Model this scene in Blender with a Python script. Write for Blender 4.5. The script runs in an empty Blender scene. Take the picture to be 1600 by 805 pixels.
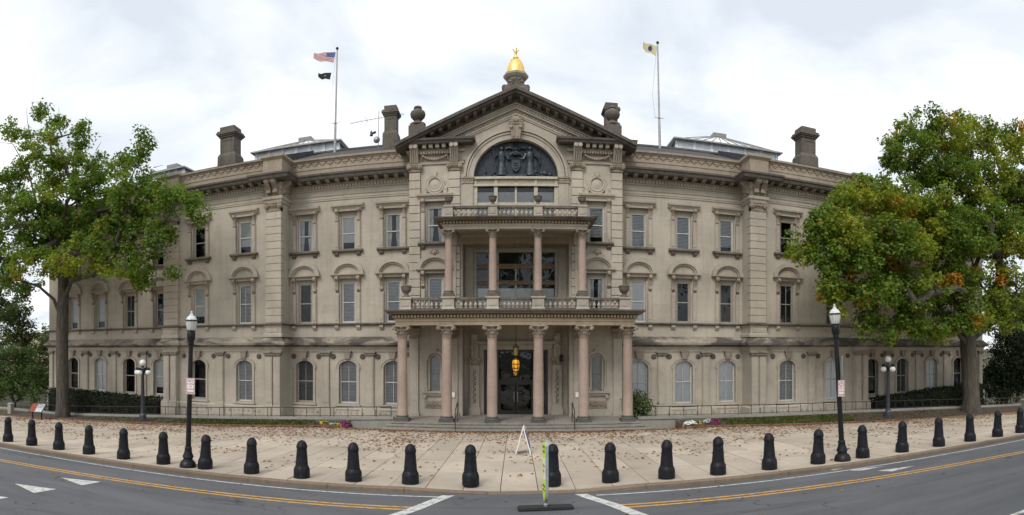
import bpy, bmesh, math, random
from math import sin, cos, tan, pi, radians, sqrt, atan2
from mathutils import Vector, Matrix, noise
random.seed(11)
sc = bpy.context.scene
col = sc.collection

# ------------------------------------------------------------------ camera, sky, sun, exposure
EYE = 3.135; F = 875.0; CX = 806.0; CY = 545.0
cam_d = bpy.data.cameras.new('camera'); cam = bpy.data.objects.new('camera', cam_d); col.objects.link(cam)
cam_d.type = 'PANO'; cam_d.panorama_type = 'CENTRAL_CYLINDRICAL'
cam_d.central_cylindrical_range_u_min = (0 - CX) / F
cam_d.central_cylindrical_range_u_max = (1600 - CX) / F
cam_d.central_cylindrical_range_v_min = (CY - 805) / F
cam_d.central_cylindrical_range_v_max = CY / F
cam_d.central_cylindrical_radius = 1.0
cam_d.clip_start = 0.05; cam_d.clip_end = 5000
cam.location = (0, 0, EYE); cam.rotation_euler = (radians(90), 0, 0)
sc.camera = cam

SUN_EL, SUN_AZ = radians(46), radians(203)      # azimuth clockwise from +Y (behind the camera, a little left)
world = bpy.data.worlds.new('World'); sc.world = world; world.use_nodes = True
wn = world.node_tree.nodes; wl = world.node_tree.links; wn.clear()
def wnode(t, **k):
    n = wn.new(t)
    for a, b in k.items(): setattr(n, a, b)
    return n
sky = wnode('ShaderNodeTexSky', sky_type='NISHITA', sun_disc=False, sun_elevation=SUN_EL, sun_rotation=SUN_AZ)
sky.air_density = 1.0; sky.dust_density = 3.0
bg1 = wnode('ShaderNodeBackground'); bg1.inputs[1].default_value = 0.11
wl.new(sky.outputs[0], bg1.inputs[0])
tc = wnode('ShaderNodeTexCoord')
sx = wnode('ShaderNodeSeparateXYZ'); wl.new(tc.outputs['Generated'], sx.inputs[0])
zz = wnode('ShaderNodeMath', operation='MAXIMUM'); wl.new(sx.outputs[2], zz.inputs[0]); zz.inputs[1].default_value = 0.0
za = wnode('ShaderNodeMath', operation='ADD'); wl.new(zz.outputs[0], za.inputs[0]); za.inputs[1].default_value = 0.22
dx = wnode('ShaderNodeMath', operation='DIVIDE'); wl.new(sx.outputs[0], dx.inputs[0]); wl.new(za.outputs[0], dx.inputs[1])
dy = wnode('ShaderNodeMath', operation='DIVIDE'); wl.new(sx.outputs[1], dy.inputs[0]); wl.new(za.outputs[0], dy.inputs[1])
cb = wnode('ShaderNodeCombineXYZ'); wl.new(dx.outputs[0], cb.inputs[0]); wl.new(dy.outputs[0], cb.inputs[1])
cn = wnode('ShaderNodeTexNoise'); cn.inputs['Scale'].default_value = 1.7; cn.inputs['Detail'].default_value = 7; cn.inputs['Roughness'].default_value = 0.52; cn.inputs['Distortion'].default_value = 0.4
wl.new(cb.outputs[0], cn.inputs['Vector'])
cr = wnode('ShaderNodeValToRGB'); cr.color_ramp.elements[0].position = 0.38; cr.color_ramp.elements[0].color = (0.64, 0.695, 0.76, 1)
cr.color_ramp.elements[1].position = 0.60; cr.color_ramp.elements[1].color = (1.0, 1.0, 1.0, 1)
e_ = cr.color_ramp.elements.new(0.48); e_.color = (0.79, 0.83, 0.875, 1)
wl.new(cn.outputs[0], cr.inputs[0])
bg2 = wnode('ShaderNodeBackground'); bg2.inputs[1].default_value = 1.04
wl.new(cr.outputs[0], bg2.inputs[0])
mixb = wnode('ShaderNodeMixShader'); mixb.inputs[0].default_value = 0.9
wl.new(bg1.outputs[0], mixb.inputs[1]); wl.new(bg2.outputs[0], mixb.inputs[2])
wo = wnode('ShaderNodeOutputWorld'); wl.new(mixb.outputs[0], wo.inputs[0])

sun_d = bpy.data.lights.new('sun', 'SUN'); sun_d.energy = 1.5; sun_d.angle = radians(22); sun_d.color = (1.0, 0.96, 0.9)
sun = bpy.data.objects.new('sun', sun_d); col.objects.link(sun); sun.location = (-10, -20, 40)
sdir = Vector((sin(SUN_AZ) * cos(SUN_EL), cos(SUN_AZ) * cos(SUN_EL), sin(SUN_EL)))
sun.rotation_euler = sdir.to_track_quat('Z', 'Y').to_euler()
vs = sc.view_settings; vs.view_transform = 'Standard'; vs.look = 'None'; vs.exposure = 0.3; vs.gamma = 1.0; vs.use_curve_mapping = False
sc.render.engine = 'CYCLES'
cy = sc.cycles; cy.max_bounces = 6; cy.diffuse_bounces = 3; cy.glossy_bounces = 3; cy.transmission_bounces = 4; cy.transparent_max_bounces = 8
cy.caustics_reflective = False; cy.caustics_refractive = False; cy.use_denoising = True

def at(x, y, Y):
    """a place in the photograph, at depth Y in front of the camera -> world point"""
    th = (x - CX) / F
    return Vector((Y * tan(th), Y, EYE + (CY - y) / F * Y / cos(th)))

# ------------------------------------------------------------------ materials
MATS = {}
def new_mat(name):
    m = bpy.data.materials.new(name); m.use_nodes = True
    nt = m.node_tree; nt.nodes.clear()
    out = nt.nodes.new('ShaderNodeOutputMaterial'); b = nt.nodes.new('ShaderNodeBsdfPrincipled')
    nt.links.new(b.outputs[0], out.inputs[0]); MATS[name] = m
    return m, nt, b
def N(nt, t, **k):
    n = nt.nodes.new(t)
    for a, b in k.items(): setattr(n, a, b)
    return n
def pos_scaled(nt, s):
    g = N(nt, 'ShaderNodeNewGeometry'); mp = N(nt, 'ShaderNodeMapping'); mp.inputs['Scale'].default_value = s
    nt.links.new(g.outputs['Position'], mp.inputs[0]); return mp
def noise_fac(nt, s, lo, hi, detail=4, rough=0.55, scale=1.0, dist=0.0):
    mp = pos_scaled(nt, s); n = N(nt, 'ShaderNodeTexNoise'); n.inputs['Scale'].default_value = scale
    n.inputs['Detail'].default_value = detail; n.inputs['Roughness'].default_value = rough; n.inputs['Distortion'].default_value = dist
    nt.links.new(mp.outputs[0], n.inputs['Vector'])
    r = N(nt, 'ShaderNodeMapRange'); r.inputs['From Min'].default_value = lo; r.inputs['From Max'].default_value = hi
    nt.links.new(n.outputs[0], r.inputs['Value']); return r.outputs[0]
def mixc(nt, fac, a, b, mode='MIX'):
    m = N(nt, 'ShaderNodeMix', data_type='RGBA', blend_type=mode)
    if isinstance(fac, float): m.inputs[0].default_value = fac
    else: nt.links.new(fac, m.inputs[0])
    for i, c in ((6, a), (7, b)):
        if isinstance(c, tuple): m.inputs[i].default_value = (*c, 1) if len(c) == 3 else c
        else: nt.links.new(c, m.inputs[i])
    return m.outputs[2]
def scale_fac(nt, f, k):
    m = N(nt, 'ShaderNodeMath', operation='MULTIPLY'); nt.links.new(f, m.inputs[0]); m.inputs[1].default_value = k; return m.outputs[0]
def bump(nt, b, s, strength, dist, detail=6, extra=None):
    mp = pos_scaled(nt, (s, s, s)); n = N(nt, 'ShaderNodeTexNoise'); n.inputs['Scale'].default_value = 1; n.inputs['Detail'].default_value = detail
    nt.links.new(mp.outputs[0], n.inputs['Vector'])
    bp = N(nt, 'ShaderNodeBump'); bp.inputs['Strength'].default_value = strength; bp.inputs['Distance'].default_value = dist
    nt.links.new(n.outputs[0], bp.inputs['Height']); nt.links.new(bp.outputs[0], b.inputs['Normal'])

def stone(name, c, dark, streak=0.35, blot=0.3, fine=0.25, rough=0.88, bs=9, bstr=0.35, soot=(0.09, 0.08, 0.07), ashlar=None, bl=((0.9, 0.9, 0.7), 0.55, 0.72)):
    m, nt, b = new_mat(name)
    lo = tuple(x * 0.8 for x in c); hi = tuple(min(1, x * 1.1) for x in c)
    col_ = mixc(nt, noise_fac(nt, (0.45, 0.45, 0.45), 0.3, 0.7), lo, hi)
    col_ = mixc(nt, scale_fac(nt, noise_fac(nt, (6, 6, 6), 0.45, 0.75), fine), col_, dark)
    col_ = mixc(nt, scale_fac(nt, noise_fac(nt, (2.6, 2.6, 0.22), 0.52, 0.78, 5, 0.6, 1.0, 0.3), streak), col_, dark)
    col_ = mixc(nt, scale_fac(nt, noise_fac(nt, (8, 8, 0.3), 0.55, 0.75, 4, 0.6), streak*0.7), col_, dark)
    col_ = mixc(nt, scale_fac(nt, noise_fac(nt, bl[0], bl[1], bl[2], 7, 0.65, 1.0, 0.6), blot), col_, soot)
    if ashlar:                                              # faint courses of large blocks
        g = N(nt, 'ShaderNodeNewGeometry'); sp = N(nt, 'ShaderNodeSeparateXYZ'); cb_ = N(nt, 'ShaderNodeCombineXYZ'); nt.links.new(g.outputs['Position'], sp.inputs[0])
        ad = N(nt, 'ShaderNodeMath', operation='ADD'); nt.links.new(sp.outputs[0], ad.inputs[0]); nt.links.new(sp.outputs[1], ad.inputs[1])
        nt.links.new(ad.outputs[0], cb_.inputs[0]); nt.links.new(sp.outputs[2], cb_.inputs[1])
        br = N(nt, 'ShaderNodeTexBrick'); br.inputs['Scale'].default_value = 1; br.inputs['Brick Width'].default_value = ashlar[0]; br.inputs['Row Height'].default_value = ashlar[1]; br.inputs['Mortar Size'].default_value = 0.006
        br.inputs['Color1'].default_value = (0.955, 0.955, 0.95, 1); br.inputs['Color2'].default_value = (1.03, 1.03, 1.03, 1); br.inputs['Mortar'].default_value = (0.87, 0.86, 0.85, 1); nt.links.new(cb_.outputs[0], br.inputs['Vector'])
        col_ = mixc(nt, 1.0, col_, br.outputs[0], 'MULTIPLY')
    nt.links.new(col_, b.inputs['Base Color']); b.inputs['Roughness'].default_value = rough
    b.inputs['Specular IOR Level'].default_value = 0.25
    bump(nt, b, bs, bstr, 0.02)
    return m
def plain(name, c, rough=0.5, metal=0.0, var=0.12, s=8.0, bstr=0.0, spec=0.5, emit=None):
    m, nt, b = new_mat(name)
    lo = tuple(x * (1 - var) for x in c); hi = tuple(min(1, x * (1 + var)) for x in c)
    nt.links.new(mixc(nt, noise_fac(nt, (s, s, s), 0.35, 0.65), lo, hi), b.inputs['Base Color'])
    b.inputs['Roughness'].default_value = rough; b.inputs['Metallic'].default_value = metal; b.inputs['Specular IOR Level'].default_value = spec
    if bstr: bump(nt, b, s * 3, bstr, 0.01)
    if emit: b.inputs['Emission Color'].default_value = (*emit[0], 1); b.inputs['Emission Strength'].default_value = emit[1]
    return m

WALL = (0.455, 0.41, 0.343); DK = (0.17, 0.145, 0.115)
stone('wall_stone', WALL, DK, 0.28, 0.08, 0.12, bs=14, bstr=0.22, ashlar=(1.25, 0.42))
stone('base_stone', (0.435, 0.39, 0.325), DK, 0.34, 0.14, 0.15, bs=14, bstr=0.25, ashlar=(1.1, 0.5))
stone('trim_stone', (0.435, 0.39, 0.325), DK, 0.3, 0.2, 0.22, bs=16, bstr=0.4)
stone('quoin_stone', (0.455, 0.405, 0.335), DK, 0.22, 0.08, 0.15, bs=14, bstr=0.25)
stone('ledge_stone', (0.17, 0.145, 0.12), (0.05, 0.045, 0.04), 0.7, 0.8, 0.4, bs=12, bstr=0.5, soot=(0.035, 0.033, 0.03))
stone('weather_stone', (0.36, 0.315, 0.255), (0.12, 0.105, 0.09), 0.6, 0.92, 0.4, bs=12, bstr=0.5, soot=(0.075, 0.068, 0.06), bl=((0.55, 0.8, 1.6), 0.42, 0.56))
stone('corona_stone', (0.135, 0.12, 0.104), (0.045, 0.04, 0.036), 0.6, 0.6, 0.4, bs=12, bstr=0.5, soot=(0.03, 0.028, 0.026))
stone('soot_shade_stone', (0.15, 0.132, 0.11), (0.05, 0.045, 0.04), 0.5, 0.5, 0.4, bs=12, bstr=0.5)  # soot; on the porch friezes, shade put into the colour
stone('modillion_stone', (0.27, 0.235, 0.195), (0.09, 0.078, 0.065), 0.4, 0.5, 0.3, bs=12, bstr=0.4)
stone('porch_stone', (0.36, 0.29, 0.205), DK, 0.45, 0.35, 0.3, bs=14, bstr=0.4)
stone('dentil_stone', (0.46, 0.37, 0.235), (0.2, 0.15, 0.1), 0.3, 0.4, 0.3, bs=14, bstr=0.4)
stone('capital_stone', (0.36, 0.30, 0.235), (0.1, 0.085, 0.07), 0.4, 0.5, 0.6, bs=22, bstr=0.6)
stone('granite_pink', (0.37, 0.282, 0.232), (0.25, 0.19, 0.155), 0.25, 0.12, 0.5, rough=0.55, bs=30, bstr=0.12)
stone('granite_grey', (0.115, 0.11, 0.1), (0.06, 0.056, 0.05), 0.3, 0.3, 0.4, bs=20, bstr=0.3)
stone('attic_stone', (0.37, 0.31, 0.24), (0.15, 0.12, 0.095), 0.5, 0.35, 0.35, bs=10, bstr=0.5)
stone('step_stone', (0.29, 0.27, 0.235), (0.11, 0.10, 0.09), 0.2, 0.6, 0.45, bs=12, bstr=0.4)
stone('wall_concrete', (0.34, 0.325, 0.29), (0.18, 0.17, 0.15), 0.4, 0.15, 0.3, bs=12, bstr=0.3)
stone('pave_stone', (0.46, 0.395, 0.32), (0.33, 0.27, 0.21), 0.0, 0.10, 0.35, rough=0.92, bs=25, bstr=0.3, soot=(0.22, 0.18, 0.145))
stone('joint_dirt', (0.13, 0.105, 0.08), (0.07, 0.06, 0.05), 0, 0.3, 0.4)
stone('kerb_stone', (0.215, 0.165, 0.12), (0.13, 0.10, 0.075), 0.2, 0.5, 0.5, bs=14, bstr=0.5, soot=(0.14, 0.095, 0.05))
plain('wood_grey', (0.31, 0.285, 0.24), 0.6, var=0.15)
plain('wood_brown', (0.16, 0.105, 0.06), 0.6, var=0.25)
plain('wood_cream', (0.45, 0.41, 0.32), 0.6, var=0.12)
plain('sash_white', (0.47, 0.46, 0.43), 0.5, var=0.08)
plain('sash_dark', (0.12, 0.115, 0.11), 0.5, var=0.15)
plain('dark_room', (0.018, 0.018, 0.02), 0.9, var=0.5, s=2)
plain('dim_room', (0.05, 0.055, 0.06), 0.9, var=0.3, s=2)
plain('blind_white', (0.90, 0.93, 0.95), 0.6, var=0.05)
plain('blind_grey', (0.46, 0.48, 0.49), 0.6, var=0.1)
plain('blind_dark', (0.085, 0.09, 0.095), 0.6, var=0.15)
plain('shade_white', (0.62, 0.64, 0.62), 0.8, var=0.08, s=1.5)
plain('curtain', (0.62, 0.62, 0.6), 0.9, var=0.15, s=4)
plain('lamp_iron', (0.010, 0.010, 0.013), 0.42, var=0.3, s=14, spec=0.3)
plain('blue_iron', (0.035, 0.037, 0.055), 0.45, var=0.3, s=14)
plain('rail_iron', (0.035, 0.033, 0.032), 0.5, var=0.3, s=14)
plain('globe_glass', (0.72, 0.72, 0.70), 0.25, var=0.05)
plain('acorn_glass', (0.62, 0.63, 0.62), 0.12, var=0.2, s=30, spec=0.9)
plain('steel', (0.36, 0.37, 0.38), 0.45, metal=0.7, var=0.15)
plain('pole_grey', (0.33, 0.33, 0.33), 0.5, metal=0.3, var=0.15)
plain('gold', (0.83, 0.62, 0.2), 0.42, metal=0.75, var=0.05, s=3)
plain('bronze', (0.022, 0.028, 0.036), 0.42, metal=0.35, var=0.45, s=6, bstr=0.25)
plain('bronze_light', (0.035, 0.045, 0.055), 0.4, metal=0.4, var=0.5, s=9, bstr=0.2)
plain('door_bronze', (0.014, 0.013, 0.013), 0.4, var=0.3)
plain('amber_glass', (0.80, 0.38, 0.03), 0.35, var=0.1, emit=((1.0, 0.42, 0.04), 0.2))
plain('dim_amber', (0.30, 0.21, 0.05), 0.35, var=0.2, emit=((0.9, 0.55, 0.1), 0.05))
plain('brass_dark', (0.05, 0.045, 0.02), 0.5, metal=0.3, var=0.3)
plain('sign_white', (0.78, 0.78, 0.77), 0.45, var=0.04)
plain('sign_red', (0.42, 0.035, 0.04), 0.5, var=0.1)
plain('sign_lime', (0.62, 0.86, 0.02), 0.4, var=0.05)
plain('sign_black', (0.02, 0.02, 0.02), 0.5)
plain('sign_back', (0.42, 0.46, 0.48), 0.4, metal=0.4, var=0.1)
plain('rubber', (0.022, 0.022, 0.023), 0.65, var=0.3, s=10, bstr=0.2)
plain('panel_red', (0.26, 0.06, 0.035), 0.4, var=0.25)
plain('panel_grey', (0.36, 0.38, 0.4), 0.4, var=0.5, s=12)
plain('flag_red', (0.50, 0.045, 0.06), 0.85, var=0.1)
plain('flag_white', (0.72, 0.72, 0.72), 0.85, var=0.05)
plain('flag_blue', (0.05, 0.075, 0.27), 0.85, var=0.1)
plain('flag_black', (0.02, 0.025, 0.022), 0.85, var=0.2)
plain('flag_buff', (0.72, 0.64, 0.36), 0.85, var=0.06)
plain('soil', (0.07, 0.048, 0.032), 0.95, var=0.5, s=5, bstr=0.6)
plain('edging_brick', (0.17, 0.105, 0.07), 0.9, var=0.35, s=4, bstr=0.5)
plain('skylight_metal', (0.82, 0.84, 0.85), 0.5, metal=0.0, var=0.15, s=3)
plain('skylight_glass', (0.74, 0.79, 0.84), 0.3, var=0.15, s=2)
plain('skylight_dark', (0.22, 0.22, 0.21), 0.6, var=0.25)
plain('far_wall', (0.42, 0.36, 0.26), 0.9, var=0.1, s=1)
plain('mum_yellow', (0.55, 0.38, 0.03), 0.8, var=0.3, s=20)
plain('mum_purple', (0.20, 0.025, 0.11), 0.8, var=0.35, s=20)
plain('mum_white', (0.75, 0.74, 0.70), 0.8, var=0.1, s=20)
plain('mum_rust', (0.09, 0.035, 0.015), 0.8, var=0.4, s=20)

def chipped(name, c, chip):
    m, nt, b = new_mat(name)
    k = mixc(nt, noise_fac(nt, (11, 11, 11), 0.35, 0.65), tuple(x*0.7 for x in c), tuple(x*1.4 for x in c))
    k = mixc(nt, scale_fac(nt, noise_fac(nt, (5, 5, 2.5), 0.45, 0.75, 5), 0.08), k, (0.07, 0.066, 0.06))
    k = mixc(nt, noise_fac(nt, (13, 13, 13), 0.735, 0.75, 5, 0.6), k, chip)
    nt.links.new(k, b.inputs['Base Color']); b.inputs['Roughness'].default_value = 0.45; b.inputs['Specular IOR Level'].default_value = 0.2; bump(nt, b, 40, 0.15, 0.01)
chipped('bollard_iron', (0.011, 0.012, 0.016), (0.28, 0.27, 0.25))
def bark_mat(name, c):
    m, nt, b = new_mat(name)
    f = noise_fac(nt, (13, 13, 1.6), 0.35, 0.65, 6, 0.6, 1.0, 0.5)
    k = mixc(nt, f, tuple(x*0.45 for x in c), tuple(x*1.35 for x in c)); k = mixc(nt, scale_fac(nt, noise_fac(nt, (1.2, 1.2, 0.6), 0.5, 0.7), 0.5), k, (0.10, 0.105, 0.07))
    nt.links.new(k, b.inputs['Base Color']); b.inputs['Roughness'].default_value = 0.95
    bp = N(nt, 'ShaderNodeBump'); bp.inputs['Strength'].default_value = 1.0; bp.inputs['Distance'].default_value = 0.05; nt.links.new(f, bp.inputs['Height']); nt.links.new(bp.outputs[0], b.inputs['Normal'])
bark_mat('bark', (0.095, 0.082, 0.066)); bark_mat('bark_dark', (0.05, 0.042, 0.034))
def glass_mat(name, tint, refl):
    m, nt, b = new_mat(name)
    nt.nodes.remove(b); out = [n for n in nt.nodes if n.type == 'OUTPUT_MATERIAL'][0]
    t = N(nt, 'ShaderNodeBsdfTransparent'); t.inputs[0].default_value = (*tint, 1)
    g = N(nt, 'ShaderNodeBsdfGlossy'); g.inputs['Roughness'].default_value = 0.03; g.inputs[0].default_value = (0.9, 0.95, 1, 1)
    mp = pos_scaled(nt, (1.3, 1.3, 1.3)); n = N(nt, 'ShaderNodeTexNoise'); n.inputs['Scale'].default_value = 1.2
    nt.links.new(mp.outputs[0], n.inputs['Vector']); bp = N(nt, 'ShaderNodeBump'); bp.inputs['Strength'].default_value = 0.25; bp.inputs['Distance'].default_value = 0.05
    nt.links.new(n.outputs[0], bp.inputs['Height']); nt.links.new(bp.outputs[0], g.inputs['Normal'])
    fr = N(nt, 'ShaderNodeFresnel'); fr.inputs[0].default_value = refl
    mx = N(nt, 'ShaderNodeMixShader'); nt.links.new(fr.outputs[0], mx.inputs[0]); nt.links.new(t.outputs[0], mx.inputs[1]); nt.links.new(g.outputs[0], mx.inputs[2])
    nt.links.new(mx.outputs[0], out.inputs[0])
glass_mat('window_glass', (0.98, 0.99, 1.0), 1.5)
glass_mat('tint_glass', (0.38, 0.42, 0.42), 1.6)

def leaf_mat(name, base, yellow, orange, trans=0.35):
    m, nt, b = new_mat(name)
    nt.nodes.remove(b); out = [n for n in nt.nodes if n.type == 'OUTPUT_MATERIAL'][0]
    at_ = N(nt, 'ShaderNodeAttribute', attribute_name='tone'); sp = N(nt, 'ShaderNodeSeparateColor'); nt.links.new(at_.outputs['Color'], sp.inputs[0])
    lo = tuple(x * 0.55 for x in base); hi = tuple(min(1, x * 1.45) for x in base)
    c = mixc(nt, sp.outputs[0], lo, hi)
    c = mixc(nt, sp.outputs[1], c, yellow); c = mixc(nt, sp.outputs[2], c, orange)
    d = N(nt, 'ShaderNodeBsdfDiffuse'); t = N(nt, 'ShaderNodeBsdfTranslucent'); nt.links.new(c, d.inputs[0]); nt.links.new(c, t.inputs[0])
    g = N(nt, 'ShaderNodeBsdfGlossy'); g.inputs['Roughness'].default_value = 0.5; g.inputs[0].default_value = (1, 1, 1, 1)
    mx = N(nt, 'ShaderNodeMixShader'); mx.inputs[0].default_value = trans; nt.links.new(d.outputs[0], mx.inputs[1]); nt.links.new(t.outputs[0], mx.inputs[2])
    m2 = N(nt, 'ShaderNodeMixShader'); m2.inputs[0].default_value = 0.012; nt.links.new(mx.outputs[0], m2.inputs[1]); nt.links.new(g.outputs[0], m2.inputs[2])
    nt.links.new(m2.outputs[0], out.inputs[0])
leaf_mat('leaf_maple', (0.14, 0.24, 0.032), (0.36, 0.36, 0.03), (0.60, 0.27, 0.04), 0.5)
leaf_mat('leaf_dark', (0.07, 0.115, 0.035), (0.12, 0.12, 0.02), (0.2, 0.08, 0.02))
leaf_mat('leaf_bush', (0.095, 0.15, 0.045), (0.15, 0.15, 0.03), (0.2, 0.1, 0.03))
leaf_mat('leaf_hedge', (0.014, 0.024, 0.011), (0.04, 0.05, 0.02), (0.05, 0.04, 0.02), 0.2)
leaf_mat('leaf_fallen', (0.20, 0.105, 0.05), (0.42, 0.27, 0.06), (0.30, 0.07, 0.03), 0.1)
leaf_mat('grass_blade', (0.06, 0.10, 0.02), (0.16, 0.14, 0.05), (0.14, 0.09, 0.04), 0.3)

def asphalt():
    m, nt, b = new_mat('asphalt')
    c = mixc(nt, noise_fac(nt, (0.35, 1.2, 1), 0.35, 0.65, 5), (0.082, 0.085, 0.092), (0.118, 0.122, 0.13))
    c = mixc(nt, scale_fac(nt, noise_fac(nt, (60, 60, 60), 0.4, 0.7, 2), 0.45), c, (0.17, 0.17, 0.175))
    c = mixc(nt, scale_fac(nt, noise_fac(nt, (0.12, 2.2, 1), 0.55, 0.75, 4), 0.45), c, (0.055, 0.056, 0.06))
    # cracks: the thin borders of distorted cells
    mp = pos_scaled(nt, (0.42, 0.9, 0.4)); nn = N(nt, 'ShaderNodeTexNoise'); nn.inputs['Scale'].default_value = 2.2; nt.links.new(mp.outputs[0], nn.inputs['Vector'])
    ad = N(nt, 'ShaderNodeMix', data_type='RGBA', blend_type='LINEAR_LIGHT'); ad.inputs[0].default_value = 0.35
    nt.links.new(mp.outputs[0], ad.inputs[6]); nt.links.new(nn.outputs[1], ad.inputs[7])
    vo = N(nt, 'ShaderNodeTexVoronoi', feature='DISTANCE_TO_EDGE'); vo.inputs['Scale'].default_value = 0.8; nt.links.new(ad.outputs[2], vo.inputs['Vector'])
    r = N(nt, 'ShaderNodeMapRange'); r.inputs['From Min'].default_value = 0.0; r.inputs['From Max'].default_value = 0.02; r.inputs['To Min'].default_value = 0.75; r.inputs['To Max'].default_value = 0
    nt.links.new(vo.outputs[0], r.inputs['Value'])
    gate = noise_fac(nt, (0.3, 0.3, 0.3), 0.5, 0.6); mu = N(nt, 'ShaderNodeMath', operation='MULTIPLY'); nt.links.new(r.outputs[0], mu.inputs[0]); nt.links.new(gate, mu.inputs[1])
    c = mixc(nt, mu.outputs[0], c, (0.03, 0.03, 0.032))
    nt.links.new(c, b.inputs['Base Color']); b.inputs['Roughness'].default_value = 0.85; b.inputs['Specular IOR Level'].default_value = 0.3
    bump(nt, b, 45, 0.5, 0.01, 3)
asphalt()
def paint(name, c):
    m, nt, b = new_mat(name)
    k = mixc(nt, scale_fac(nt, noise_fac(nt, (7, 7, 7), 0.47, 0.66, 7, 0.75), 0.85), c, (0.12, 0.12, 0.12))
    nt.links.new(k, b.inputs['Base Color']); b.inputs['Roughness'].default_value = 0.7; bump(nt, b, 45, 0.4, 0.008, 3)
paint('paint_white', (0.60, 0.60, 0.57)); paint('paint_yellow', (0.60, 0.33, 0.07))
def slate():
    m, nt, b = new_mat('slate')
    g = N(nt, 'ShaderNodeTexCoord'); mp = N(nt, 'ShaderNodeMapping'); nt.links.new(g.outputs['Object'], mp.inputs[0]); mp.inputs['Rotation'].default_value = (radians(-60), 0, 0)
    br = N(nt, 'ShaderNodeTexBrick'); br.inputs['Scale'].default_value = 1.0; br.inputs['Brick Width'].default_value = 0.32; br.inputs['Row Height'].default_value = 0.2; br.inputs['Mortar Size'].default_value = 0.012
    br.inputs['Color1'].default_value = (0.05, 0.05, 0.056, 1); br.inputs['Color2'].default_value = (0.085, 0.085, 0.092, 1); br.inputs['Mortar'].default_value = (0.04, 0.04, 0.045, 1)
    nt.links.new(mp.outputs[0], br.inputs['Vector'])
    c = mixc(nt, scale_fac(nt, noise_fac(nt, (0.8, 0.8, 0.8), 0.5, 0.7), 0.5), br.outputs[0], (0.12, 0.115, 0.11))
    nt.links.new(c, b.inputs['Base Color']); b.inputs['Roughness'].default_value = 0.85; b.inputs['Specular IOR Level'].default_value = 0.2
    bp = N(nt, 'ShaderNodeBump'); bp.inputs['Strength'].default_value = 0.6; bp.inputs['Distance'].default_value = 0.02; nt.links.new(br.outputs['Fac'], bp.inputs['Height']); bp.invert = True; nt.links.new(bp.outputs[0], b.inputs['Normal'])
slate()
def grass_ground():
    m, nt, b = new_mat('grass_ground')
    c = mixc(nt, noise_fac(nt, (1.2, 1.2, 1.2), 0.4, 0.62, 5), (0.045, 0.06, 0.018), (0.075, 0.05, 0.03))
    nt.links.new(c, b.inputs['Base Color']); b.inputs['Roughness'].default_value = 0.95; bump(nt, b, 20, 0.8, 0.04)
grass_ground()

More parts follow.
